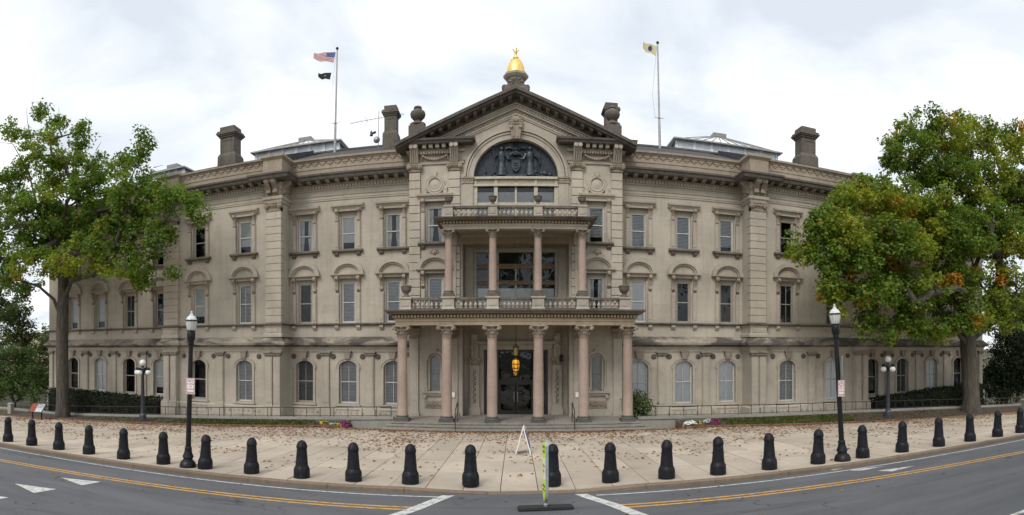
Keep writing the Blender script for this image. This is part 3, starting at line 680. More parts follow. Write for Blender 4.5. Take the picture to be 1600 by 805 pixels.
        def hood():
            m = MB(); m.prism_x([(0, 2.12), (-0.12, 2.12), (-0.15, 2.2), (-0.24, 2.24), (-0.26, 2.33), (-0.2, 2.36), (0, 2.40)], -0.88, 0.88); m.box(-0.74, 0.74, -0.1, 0, 2.0, 2.12); return m.mesh('hood', 'trim_stone')
        inst('hood', shared('hood3', hood), o)
        def bk():
            m = MB(); console(m, 0, 0.15, 2.12, 0.72, 0.17); return m.mesh('bracket', 'capital_stone')
        for s in (-1, 1): inst('bracket', shared('bk3', bk), o, (s*0.6, 0, 0))
        def sill():
            m = MB(); m.prism_x([(0.2, -0.02), (-0.2, -0.04), (-0.21, -0.13), (-0.15, -0.18), (0.2, -0.18)], -0.84, 0.84)
            for s in (-1, 1): m.prism_x([(0, -0.18), (-0.14, -0.18), (-0.13, -0.27), (-0.06, -0.36), (0, -0.38)], s*0.6-0.1, s*0.6+0.1)
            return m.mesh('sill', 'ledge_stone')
        inst('sill', shared('sill3', sill), o)
    # glazing
    dark = style in 'dmgs'; sm = 'sash_white' if (style in 'wbgcs') else 'wood_grey'
    hh = H if typ != 1 else 2.16
    inst('sash', shared(('sash', typ, sm), lambda: sashes(W, hh, mid, False, typ == 1).mesh('sash', sm)), o)
    if style in 'mg' or (typ == 1 and style in 'wb'):
        def bars():
            m = MB(); m.box(-0.013, 0.013, 0.17, 0.2, 0, hh)
            return m.mesh('glazing_bar', sm)
        inst('glazing_bar', shared(('bars', typ, sm), bars), o)
    elif typ != 1:
        def bars():
            m = MB()
            for s in (-1, 1): a, b = sorted((s*W*0.82, s*(W*0.82+0.018))); m.box(a, b, 0.17, 0.2, 0, hh)
            return m.mesh('glazing_bar', sm)
        inst('glazing_bar', shared(('bars2', typ, sm), bars), o)
    for part, (a, b) in (('upper', (mid, hh)), ('lower', (0, mid))):
        def pane():
            m = MB(); m.add([(-W, 0.205, a), (W, 0.205, a), (W, 0.205, b), (-W, 0.205, b)], [(0, 1, 2, 3)]); return m.mesh('pane', 'window_glass', fix=False)
        inst('pane', shared(('pane', typ, part), pane), o)
    # behind the glass
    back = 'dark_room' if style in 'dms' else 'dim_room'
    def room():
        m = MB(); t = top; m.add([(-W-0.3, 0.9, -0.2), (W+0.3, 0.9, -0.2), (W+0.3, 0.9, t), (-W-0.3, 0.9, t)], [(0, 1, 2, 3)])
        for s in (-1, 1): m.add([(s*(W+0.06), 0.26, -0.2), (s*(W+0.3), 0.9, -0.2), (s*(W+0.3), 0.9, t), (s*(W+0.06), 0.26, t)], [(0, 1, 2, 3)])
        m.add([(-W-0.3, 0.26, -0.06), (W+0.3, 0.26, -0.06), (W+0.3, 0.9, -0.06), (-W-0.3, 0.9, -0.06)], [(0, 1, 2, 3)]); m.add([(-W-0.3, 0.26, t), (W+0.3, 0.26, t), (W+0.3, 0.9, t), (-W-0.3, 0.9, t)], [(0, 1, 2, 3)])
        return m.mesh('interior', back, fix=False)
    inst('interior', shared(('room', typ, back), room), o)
    rr = random.Random(hash((round(x*10), round(zs*10))) & 0xffff)
    if style in 'wbgsm':
        z0 = 0.02 if style in 'wbgm' else hh*(0.22 if typ != 1 else 0.2); bm_ = {'w': 'blind_white', 'b': 'blind_grey', 'g': 'blind_grey', 's': 'shade_white', 'm': 'blind_dark'}[style]
        if style == 'b' and rr.random() < 0.4: z0 = hh*0.16
        key_ = ('blind', typ, style, round(z0, 2))
        def blind():
            m = MB()
            if style == 's': m.box(-W, W, 0.225, 0.232, z0, hh+0.05)
            else:
                st = 0.075; n = int((hh+0.04-z0)/st); tilt = 0.006 if style == 'w' else 0.024
                for i in range(n):
                    z = z0+i*st; m.add([(-W, 0.222, z), (W, 0.222, z), (W, 0.222+tilt, z+st*(0.98 if style == 'w' else 0.8)), (-W, 0.222+tilt, z+st*(0.98 if style == 'w' else 0.8))], [(0, 1, 2, 3)])
            return m.mesh('blind', bm_, fix=False)
        ob = inst('blind', shared(key_, blind), o)
    elif style == 'c':
        def curt():
            m = MB(); nn = 16
            for s in (-1, 1):
                vs = []
                for j in range(9):
                    z = hh*j/8; wdt = W*(0.62-0.035*abs(j-3)+0.03*j)
                    for i in range(nn+1): f = i/nn; vs.append((s*(W-f*wdt), 0.27+0.015*sin(f*18), z))
                m.add(vs, [(j*(nn+1)+i, j*(nn+1)+i+1, (j+1)*(nn+1)+i+1, (j+1)*(nn+1)+i) for j in range(8) for i in range(nn)])
            return m.mesh('curtain', 'curtain', fix=False)
        inst('curtain', shared(('curt', typ), curt), o)
    return o
# storey by storey, bays counted outwards from the pavilion
ST = {('L', 3): 'csc' + 'sd' + 'dddd', ('L', 2): 'bbd' + 'gs' + 'dmss', ('L', 1): 'gbm' + 'gd' + 'sdwd',
      ('R', 3): 'bbb' + 'dd' + 'dmmd', ('R', 2): 'wdd' + 'mg' + 'ddmd', ('R', 1): 'www' + 'gw' + 'dmwd'}
for s, key in ((-1, 'L'), (1, 'R')):
    for i, bx in enumerate(A_BAYS+B_BAYS+C_BAYS):
        Y = YA if (i < 3 or i > 4) else YB
        for typ, zs in ((1, ZS1), (2, ZS2), (3, ZS3)): build_window(typ, s*bx, Y, zs, ST[(key, typ)][i])

# ---- ground-floor pilasters with caps, rosettes
def pil_shaft():
    m = MB(); m.box(-0.2, 0.2, -0.1, 0.02, 0.05, 2.75); m.box(-0.15, 0.15, -0.125, -0.1, 0.25, 2.62); return m.mesh('pilaster', 'trim_stone')
def pil_cap():
    m = MB(); m.box(-0.22, 0.22, -0.13, 0, 2.72, 2.77); m.frustum(0, -0.04, 2.75, 2.91, 0.21, 0.1, 0.29, 0.19); m.box(-0.32, 0.32, -0.25, 0, 2.91, 2.985)
    for k in range(4): m.lathe([(0.045, -0.03), (0.045, 0.03)], -0.19+k*0.127, -0.17, 2.84, 8, 'y')
    return m.mesh('capital', 'modillion_stone')
def pil_base():
    m = MB(); m.box(-0.29, 0.29, -0.24, 0, -1.4, 0.0); m.box(-0.25, 0.25, -0.18, 0, 0.0, 0.08); return m.mesh('pedestal', 'base_stone')
def rosette():
    m = MB(); m.lathe([(0.145, -0.01), (0.145, 0.03), (0.115, 0.05), (0.1, 0.035), (0.045, 0.04), (0.04, 0.07), (0.01, 0.08)], 0, 0, 0, 18, 'y')
    for k in range(8): m.blob((0.073*cos(k*pi/4), -0.04, 0.073*sin(k*pi/4)), (0.026, 0.03, 0.026), 6, 4)
    return m.mesh('rosette', 'soot_shade_stone', True)
pm = (pil_shaft(), pil_cap(), pil_base()); ros = rosette()
def pilaster(x, Y):
    o = inst('pilaster', pm[0], B, (x, Y, 0)); inst('capital', pm[1], o); inst('pedestal', pm[2], o)
for s in (-1, 1):
    for x, Y in [(7.54, YA), (9.99, YA), (15.9, YB), (22.15, YA), (24.7, YA), (27.3, YA), (30.0, YA), (30.9, YA), (12.32, YP), (12.78, YP), (18.98, YP), (19.5, YP), (5.6, YA)]: pilaster(s*x, Y)
    for x, Y in [(7.12, YA), (7.96, YA), (9.57, YA), (10.41, YA), (11.86, YA), (13.5, YB), (15.42, YB), (16.38, YB), (18.4, YB), (20.2, YA), (21.73, YA), (22.57, YA), (24.28, YA), (25.12, YA), (26.9, YA), (27.7, YA), (29.5, YA)]: inst('rosette', ros, B, (s*x, Y, 2.72))

# ---- piers: pedestal, banded blocks, capital, consoles
def qblock(w, d, h):
    m = MB(); b = 0.018
    m.add([(-w, 0, 0), (w, 0, 0), (w, d, 0), (-w, d, 0), (-w, 0, h), (w, 0, h), (w, d, h), (-w, d, h)], [(0,3,2,1), (4,5,6,7), (0,1,5,4), (1,2,6,5), (3,0,4,7)])
    me = m.mesh('quoin_block', 'quoin_stone')
    bm = bmesh.new(); bm.from_mesh(me); bmesh.ops.bevel(bm, geom=[e for e in bm.edges if len(e.link_faces) == 2], offset=b, segments=1, affect='EDGES'); bm.to_mesh(me); bm.free()
    return me
def quoins(xc, half, yf, z0, z1, depth, n):
    h = (z1-z0)/n; key = ('q', round(half, 3), round(depth, 3), round(h, 3))
    me = shared(key, lambda: qblock(half, depth, h-0.022))
    for i in range(n): inst('quoin_block', me, B, (xc, yf, z0+i*h+0.011))
def ionic(name, xc, half, yf, z0, z1):
    m = MB(); h = z1-z0
    m.box(xc-half, xc+half, yf, yf+0.3, z0, z0+h*0.4)
    n = max(5, int(half*2/0.09))
    for k in range(n): x = xc-half+(k+0.5)*2*half/n; m.box(x-0.02, x+0.02, yf-0.02, yf, z0+0.02, z0+h*0.38)
    m.box(xc-half-0.02, xc+half+0.02, yf-0.04, yf+0.3, z0+h*0.4, z0+h*0.5)
    m.box(xc-half-0.05, xc+half+0.05, yf-0.07, yf+0.3, z0+h*0.5, z0+h*0.85); m.box(xc-half-0.08, xc+half+0.08, yf-0.11, yf+0.3, z0+h*0.85, z1)
    for s in (-1, 1):
        for r, d in ((h*0.3, 0.1), (h*0.2, 0.13), (h*0.09, 0.16)): m.lathe([(r, 0), (r, d)], xc+s*half*0.93, yf, z0+h*0.6, 14, 'y')
    for k in range(3): m.blob((xc+(k-1)*half*0.42, yf-0.09, z0+h*0.66), (half*0.17, 0.05, h*0.14), 8, 5)
    m.obj(name, 'capital_stone', B)
for s in (-1, 1):
    for x0, x1 in ((12.12, 12.98), (18.76, 19.72)):
        xc = s*(x0+x1)/2; hf = (x1-x0)/2
        m = MB(); P4 = [(xc-hf, YA), (xc-hf, YP), (xc+hf, YP), (xc+hf, YA)]
        m.mould(P4, [(-0.1, 3.76), (0.12, 3.76), (0.12, 3.9), (0.05, 3.96), (0.05, 4.26), (0.11, 4.34), (0.11, 4.36), (-0.1, 4.36)]); m.obj('pier_pedestal', 'trim_stone', B)
        MB().box(xc-hf*0.7, xc+hf*0.7, YP-0.075, YP, 4.02, 4.22).obj('pedestal_panel', 'trim_stone', B)
        quoins(xc, hf+0.035, YP-0.035, 4.5, 10.44, 0.42, 15)
        ionic('pier_capital', xc, hf, YP-0.03, 10.46, 10.94)
        m = MB().mould(P4, [(-0.1, 10.94), (0.06, 10.94), (0.08, 11.06), (0.14, 11.1), (0.16, 11.24), (-0.1, 11.26)]); m.obj('impost', 'trim_stone', B)
        for dx_ in (-0.19, 0.19):
            m = MB(); console(m, xc+dx_, 0.24, 12.06, 0.72, 0.56, YP); m.obj('console', 'capital_stone', B, True)
        for q in (-1, 1):
            m = MB(); console(m, 0, 0.24, 12.06, 0.72, 0.5, 0); m.xf(Matrix.Translation((xc+q*hf, YP+0.2, 0)) @ Matrix.Rotation(-q*pi/2 if False else (pi/2 if q > 0 else -pi/2), 4, 'Z')); m.obj('console', 'capital_stone', B, True)
        # attic pedestal above
        m = MB().mould(P4, [(-0.1, 12.345), (0.12, 12.345), (0.12, 13.18), (0.2, 13.27), (0.25, 13.31), (0.25, 13.43), (-0.1, 13.45)]); m.box(xc-hf, xc+hf, YP+0.01, YA, 12.9, 13.445); m.obj('attic_pedestal', 'attic_stone', B)

# ---- slate roofs, chimneys, skylights
for s in (-1, 1):
    m = MB()
    def q4(a, b, c, d): m.add([a, b, c, d], [(0, 1, 2, 3)])
    x5, x12, x19, x31 = s*5.0, s*12.1, s*19.75, s*31.2; zr, yr = 15.75, 34.0
    q4((x5, YA-0.12, 13.41), (x12, YA-0.12, 13.41), (x12, yr, zr), (x5, yr, zr))
    q4((s*12.0, YB-0.15, 13.42), (s*19.85, YB-0.15, 13.42), (s*18.3, yr-0.6, zr+0.02), (s*12.6, yr-0.6, zr+0.02))
    m.add([(s*12.0, YB-0.15, 13.42), (s*12.0, YA-0.1, 13.1), (s*12.6, yr-0.6, zr-0.9), (s*12.6, yr-0.6, zr+0.02)], [(0, 1, 2, 3)]); m.add([(s*19.85, YB-0.15, 13.42), (s*19.85, YA+2, 13.42), (s*18.3, yr-0.6, zr+0.02)], [(0, 1, 2)])
    q4((x19, YA-0.12, 13.41), (x31, YA-0.12, 13.41), (s*28.5, yr, zr-0.3), (x19, yr, zr)); q4((x31, YA-0.12, 13.41), (x31, 44, 13.41), (s*28.5, 40, zr-0.3), (s*28.5, yr, zr-0.3))
    q4((x5, yr, zr), (s*28.5, yr, zr), (s*28.5, 44, zr-1.0), (x5, 44, zr-1.0))
    m.obj('roof', 'slate', B, fix=False)
    MB().box(min(x5, s*20), max(x5, s*20), yr-0.12, yr+0.12, zr-0.02, zr+0.09).obj('ridge_cap', 'soot_shade_stone', B)
def chimney(x, y, z0, sc_, wd):
    m = MB(); a = wd
    m.frustum(x, y, z0-1.2, z0, a, a*0.9, a, a*0.9); m.frustum(x, y, z0, z0+0.55*sc_, a, a*0.9, a*0.98, a*0.88); m.frustum(x, y, z0+0.55*sc_, z0+0.75*sc_, a*0.98, a*0.88, a*0.8, a*0.72)
    m.box(x-a*0.78, x+a*0.78, y-a*0.7, y+a*0.7, z0+0.75*sc_, z0+1.72*sc_)
    for q in (-1, 1): m.box(x+q*a*0.68-a*0.1, x+q*a*0.68+a*0.1, y-a*0.73, y-a*0.69, z0+0.85*sc_, z0+1.6*sc_)
    m.box(x-a*0.5, x+a*0.5, y-a*0.74, y-a*0.69, z0+1.5*sc_, z0+1.6*sc_)
    for zz0, zz1, k in ((1.72, 1.82, 0.88), (1.82, 1.9, 1.0), (1.9, 2.0, 1.1), (2.0, 2.1, 1.02), (2.1, 2.38, 0.8)): m.box(x-a*k, x+a*k, y-a*k*0.92, y+a*k*0.92, z0+zz0*sc_, z0+zz1*sc_)
    m.obj('chimney', 'soot_shade_stone', B)
chimney(-16.75, 30.0, 14.3, 0.98, 0.62); chimney(17.05, 30.0, 14.3, 0.98, 0.62); chimney(-7.0, 31.0, 14.75, 0.87, 0.44); chimney(5.3, 31.0, 14.75, 0.87, 0.44)
def skylight(x0, x1, y0, y1, zb_, h, rise):
    m = MB(); m.box(x0, x1, y0, y1, zb_-1.2, zb_); o = m.obj('skylight', 'skylight_metal', B)
    m = MB(); m.box(x0+0.1, x1-0.1, y0+0.1, y1-0.1, zb_, zb_+h); m.obj('clerestory', 'skylight_glass', o)
    n = 6
    for i in range(n+1): x = x0+(x1-x0)*i/n; MB().box(x-0.09, x+0.09, y0+0.02, y0+0.14, zb_, zb_+h).obj('mullion', 'skylight_metal', o)
    m = MB(); zt = zb_+h; xc, yc = (x0+x1)/2, (y0+y1)/2; e = 0.25
    c = [(x0-e, y0-e, zt), (x1+e, y0-e, zt), (x1+e, y1+e, zt), (x0-e, y1+e, zt)]; k = 0.35
    t = [(xc-k, yc-k, zt+rise), (xc+k, yc-k, zt+rise), (xc+k, yc+k, zt+rise), (xc-k, yc+k, zt+rise)]
    m.add(c+t, [(0,1,5,4), (1,2,6,5), (2,3,7,6), (3,0,4,7), (4,5,6,7)]); m.obj('glazed_roof', 'skylight_metal', o)
    for i in range(1, 12):
        f = i/12; a = Vector(c[0]).lerp(Vector(c[1]), f)+Vector((0, 0, 0.03)); b = Vector(t[0]).lerp(Vector(t[1]), f)+Vector((0, 0, 0.03)); MB().tube([a, b], 0.03, 4).obj('glazing_bar', 'skylight_dark', o)
    m = MB(); m.mould([(x0-e, y1+e), (x0-e, y0-e), (x1+e, y0-e), (x1+e, y1+e)], [(-0.1, zt-0.06), (0.05, zt-0.06), (0.05, zt+0.03), (-0.1, zt+0.03)]); m.obj('gutter', 'pole_grey', o)
    MB().box(xc-0.5, xc+0.5, yc-0.5, yc+0.5, zt+rise-0.02, zt+rise+0.25).obj('vent', 'skylight_dark', o)
skylight(-18.3, -12.0, 36.5, 41, 16.6, 0.8, 1.05); skylight(10.8, 18.4, 36.5, 41, 16.6, 0.8, 1.25); skylight(-28.2, -24.0, 35.5, 39.5, 16.1, 0.9, 0.8)
# ------------------------------------------------------------------ entrance pavilion and porch
YR = 28.35                                                   # recessed back wall of the porch
TOP = 15.66; SL = 0.43
def rake(x, d=0): return TOP - SL*abs(x) + d
PW = 3.98
for s in (-1, 1):
    m = MB(); a, b = sorted((s*2.62, s*5.27))
    ops = [(s*PW-0.30, s*PW+0.30, 1.02, 2.88), op2(s*PW), op3(s*PW)]
    wall_grid(m, a, b, YPV, Z0, 13.1, ops)
    m.add([(s*5.27, YPV, Z0), (s*5.27, YA+0.3, Z0), (s*5.27, YA+0.3, 13.3), (s*5.27, YPV, 13.3)], [(0, 1, 2, 3)])
    m.add([(s*2.62, YPV, Z0), (s*2.62, YR, Z0), (s*2.62, YR, 8.6), (s*2.62, YPV, 8.6)], [(0, 1, 2, 3)])
    m.add([(s*2.62, YPV, 13.1), (s*5.27, YPV, 13.1), (s*5.27, YPV, rake(5.27, -0.3) + 0.0 if rake(5.27, -0.3) > 13.1 else 13.12), (s*2.62, YPV, rake(2.62, -0.3))], [(0, 1, 2, 3)])
    m.obj('wall', 'wall_stone', B, fix=False)
    build_window(2, s*PW, YPV, ZS2, 'b' if s < 0 else 'c'); build_window(3, s*PW, YPV, ZS3, 'c' if s < 0 else 'b')
m = MB()
wall_grid(m, -2.62, 2.62, YR, Z0, 8.62, [(-1.62, 1.62, -0.2, 3.08), (-2.12, 2.12, 4.92, 8.08)], 0.12)
wall_grid(m, -2.62, 2.62, YPV, 8.6, 11.56, [(-2.07, 2.07, 9.15, 11.545)], 0.3)
m.add([(-2.62, YPV, 8.6), (2.62, YPV, 8.6), (2.62, YR, 8.6), (-2.62, YR, 8.6)], [(0, 1, 2, 3)])
n = 32; AR, AH, AZ = 2.07, 1.83, 11.56
inn = []; out = []
for i in range(n+1):
    a = pi - pi*i/n; inn.append((AR*cos(a), AZ+AH*sin(a)))
    t = min(2.62/max(1e-6, abs(cos(a))), (TOP-0.3-AZ)/(sin(a)+SL*abs(cos(a)))); out.append((t*cos(a), AZ+t*sin(a)))
ring(m, inn, out, YPV, YPV+0.32)
m.obj('wall', 'wall_stone', B, fix=False)
def archring(name, r0, r1, y0, y1, mat):
    m = MB(); i0 = [((AR+r0)*cos(pi-pi*i/n), AZ+(AH+r0)*sin(pi-pi*i/n)) for i in range(n+1)]; o0 = [((AR+r1)*cos(pi-pi*i/n), AZ+(AH+r1)*sin(pi-pi*i/n)) for i in range(n+1)]
    ring(m, i0, o0, y0, y1); m.obj(name, mat, B, True)
archring('arch_band', 0.0, 0.25, YPV-0.05, YPV, 'trim_stone'); archring('arch_band', 0.25, 0.32, YPV-0.1, YPV, 'trim_stone'); archring('arch_band', 0.37, 0.47, YPV-0.15, YPV, 'trim_stone')
m = MB()
for i in range(70):
    a = pi*(i+0.5)/70; m.blob(((AR+0.345)*cos(a), YPV-0.06, AZ+(AH+0.345)*sin(a)), (0.032, 0.04, 0.032), 6, 4)
tag(m.obj('bead_row', 'trim_stone', B), kind='stuff')
# keystone with cartouche
m = MB(); m.prism_y([(-0.2, 13.32), (0.2, 13.32), (0.28, 14.02), (-0.28, 14.02)], YPV-0.3, YPV); m.box(-0.33, 0.33, YPV-0.34, YPV, 14.02, 14.08)
for q in (-1, 1): m.lathe([(0.09, 0), (0.09, 0.1)], q*0.24, YPV-0.28, 13.9, 10, 'y'); m.box(q*0.1-0.03, q*0.1+0.03, YPV-0.34, YPV-0.3, 13.4, 13.95)
m.blob((0, YPV-0.18, 14.24), (0.26, 0.12, 0.24)); m.blob((0, YPV-0.27, 14.24), (0.15, 0.08, 0.15)); m.blob((0, YPV-0.2, 14.47), (0.1, 0.1, 0.07))
for k in range(7): a = pi*k/6; m.blob((0.3*cos(a), YPV-0.14, 14.22+0.26*sin(a)), (0.07, 0.07, 0.07), 6, 4)
m.obj('keystone', 'capital_stone', B, True)
for s in (-1, 1):                                            # imposts and inner pilasters beside the arch
    MB().box(min(s*2.1, s*2.58), max(s*2.1, s*2.58), YPV-0.06, YPV, 9.1, 11.25).obj('arch_pilaster', 'trim_stone', B)
    m = MB(); a, b = sorted((s*2.06, s*2.64)); m.box(a, b, YPV-0.1, YPV, 11.25, 11.32); m.box(a+0.02, b-0.02, YPV-0.09, YPV, 11.32, 11.48); m.box(a-0.02, b+0.02, YPV-0.14, YPV, 11.48, 11.55)
    for k in range(6): m.blob((a+0.05+k*0.096, YPV-0.1, 11.40), (0.035, 0.03, 0.06), 6, 4)
    m.obj('impost', 'capital_stone', B)

# bronze relief in the lunette
MB().prism_y(inn, YPV+0.27, YPV+0.35).obj('lunette_relief', 'bronze', B)
rel = [o for o in B.children if o.name.startswith('lunette_relief')][0]
def figure(name, x, staff):
    m = MB(); y = YPV+0.2; z = 11.66
    m.lathe([(0.2, 0), (0.17, 0.2), (0.13, 0.5), (0.11, 0.62), (0.13, 0.8), (0.155, 0.95), (0.12, 1.03), (0.05, 1.06), (0.045, 1.1)], x, y, z, 14)
    m.blob((x, y-0.02, z+1.19), (0.075, 0.08, 0.1)); m.blob((x, y+0.02, z+1.24), (0.095, 0.08, 0.075))
    for k in range(7): a = -0.9+k*0.3; m.tube([(x+0.19*sin(a), y-0.19*cos(a), z), (x+0.1*sin(a), y-0.11*cos(a), z+0.6)], [0.022, 0.012], 5)
    q = -1 if x < 0 else 1
    m.tube([(x+q*0.14, y, z+0.96), (x+q*0.26, y-0.08, z+0.78), (x+q*0.30, y-0.1, z+0.98)], [0.05, 0.042, 0.03], 7); m.tube([(x-q*0.14, y, z+0.96), (x-q*0.24, y-0.06, z+0.72), (x-q*0.36, y-0.06, z+0.74)], [0.05, 0.04, 0.03], 7)
    if staff: m.tube([(x+q*0.16, y-0.08, z-0.04), (x+q*0.32, y-0.12, z+1.3)], 0.018, 6); m.blob((x+q*0.325, y-0.12, z+1.3), (0.07, 0.06, 0.09))
    else: m.tube([(x+q*0.30, y-0.08, z+0.98), (x+q*0.34, y-0.06, z+0.5), (x+q*0.25, y-0.05, z+0.35)], [0.06, 0.04, 0.01], 7)
    m.xf(Matrix.Translation((x, y, z)) @ Matrix.Diagonal((1.4, 1.0, 1.12, 1)) @ Matrix.Translation((-x, -y, -z))); m.obj(name, 'bronze_light', rel, True)
figure('robed_figure', -0.70, True); figure('robed_figure', 0.70, False)
m = MB(); m.prism_y([(-0.2, 12.4), (0.2, 12.4), (0.22, 12.15), (0.15, 11.95), (0, 11.84), (-0.15, 11.95), (-0.22, 12.15)], YPV+0.14, YPV+0.3)
for k in range(3): m.box(-0.11, 0.11, YPV+0.11, YPV+0.15, 12.02+k*0.12, 12.06+k*0.12)
m.obj('shield', 'bronze_light', rel)
m = MB(); m.blob((0, YPV+0.16, 12.78), (0.13, 0.12, 0.13)); m.box(-0.12, 0.12, YPV+0.05, YPV+0.2, 12.66, 12.7); m.blob((0, YPV+0.16, 12.98), (0.09, 0.1, 0.12))
for q in (-1, 1):
    m.tube([(q*0.1, YPV+0.16, 12.8), (q*0.28, YPV+0.14, 12.66), (q*0.36, YPV+0.16, 12.5), (q*0.28, YPV+0.16, 12.42)], [0.06, 0.055, 0.04, 0.02], 7)
    m.tube([(q*0.1, YPV+0.18, 12.92), (q*0.3, YPV+0.16, 13.04), (q*0.5, YPV+0.18, 12.98), (q*0.56, YPV+0.18, 13.1)], [0.05, 0.06, 0.05, 0.02], 7)
m.obj('helmet_crest', 'bronze_light', rel, True)
m = MB(); rr = random.Random(2)
for k in range(46):
    x = rr.uniform(-1.85, 1.85); h = rr.uniform(0.03, 0.09)
    if abs(x) > 0.95: m.blob((x, YPV+0.24, 11.62+rr.uniform(0, 0.28)*(1 if abs(x) < 1.7 else 0.5)), (rr.uniform(0.04, 0.14), 0.05, h), 7, 5)
m.box(-1.95, 1.95, YPV+0.12, YPV+0.3, 11.562, 11.63); m.box(-0.5, 0.5, YPV+0.05, YPV+0.2, 11.60, 11.70)
m.obj('relief_ground', 'bronze_light', rel, True)

# cream window under the lunette
m = MB(); yw = YPV+0.06
m.box(-2.07, 2.07, yw-0.14, yw+0.1, 11.44, 11.555); m.box(-2.05, 2.05, yw, yw+0.1, 11.2, 11.44); m.box(-2.07, 2.07, yw-0.1, yw+0.1, 11.1, 11.2)
for x in (-1.98, -0.98, 0.98, 1.98): m.box(x-0.09, x+0.09, yw-0.03, yw+0.12, 9.1, 11.1); m.box(x-0.07, x+0.07, yw-0.06, yw, 11.2, 11.44)
m.box(-0.05, 0.05, yw+0.04, yw+0.12, 9.1, 11.1)
for z in (10.16, 9.25): m.box(-1.9, 1.9, yw+0.02, yw+0.1, z, z+0.16)
for a, b in ((-1.8, -1.15), (-0.82, -0.12), (0.12, 0.82), (1.15, 1.8)): m.box(a, b, yw-0.015, yw+0.01, 11.27, 11.37)
w_ = m.obj('window', 'wood_cream', B)
for a, b in ((-1.9, -1.07), (-0.9, -0.05), (0.05, 0.9), (1.07, 1.9)):
    for z0, z1 in ((10.32, 11.1), (9.41, 10.16)): MB().add([(a, yw+0.1, z0), (b, yw+0.1, z0), (b, yw+0.1, z1), (a, yw+0.1, z1)], [(0, 1, 2, 3)]).obj('pane', 'window_glass', w_, fix=False, loc=(0, 0, 0))
MB().box(-2.05, 2.05, yw+0.16, yw+0.18, 9.2, 10.86).obj('blind', 'blind_grey', w_)
MB().box(-2.2, 2.2, yw+0.6, yw+0.62, 9.0, 11.6).obj('interior', 'dark_room', w_)

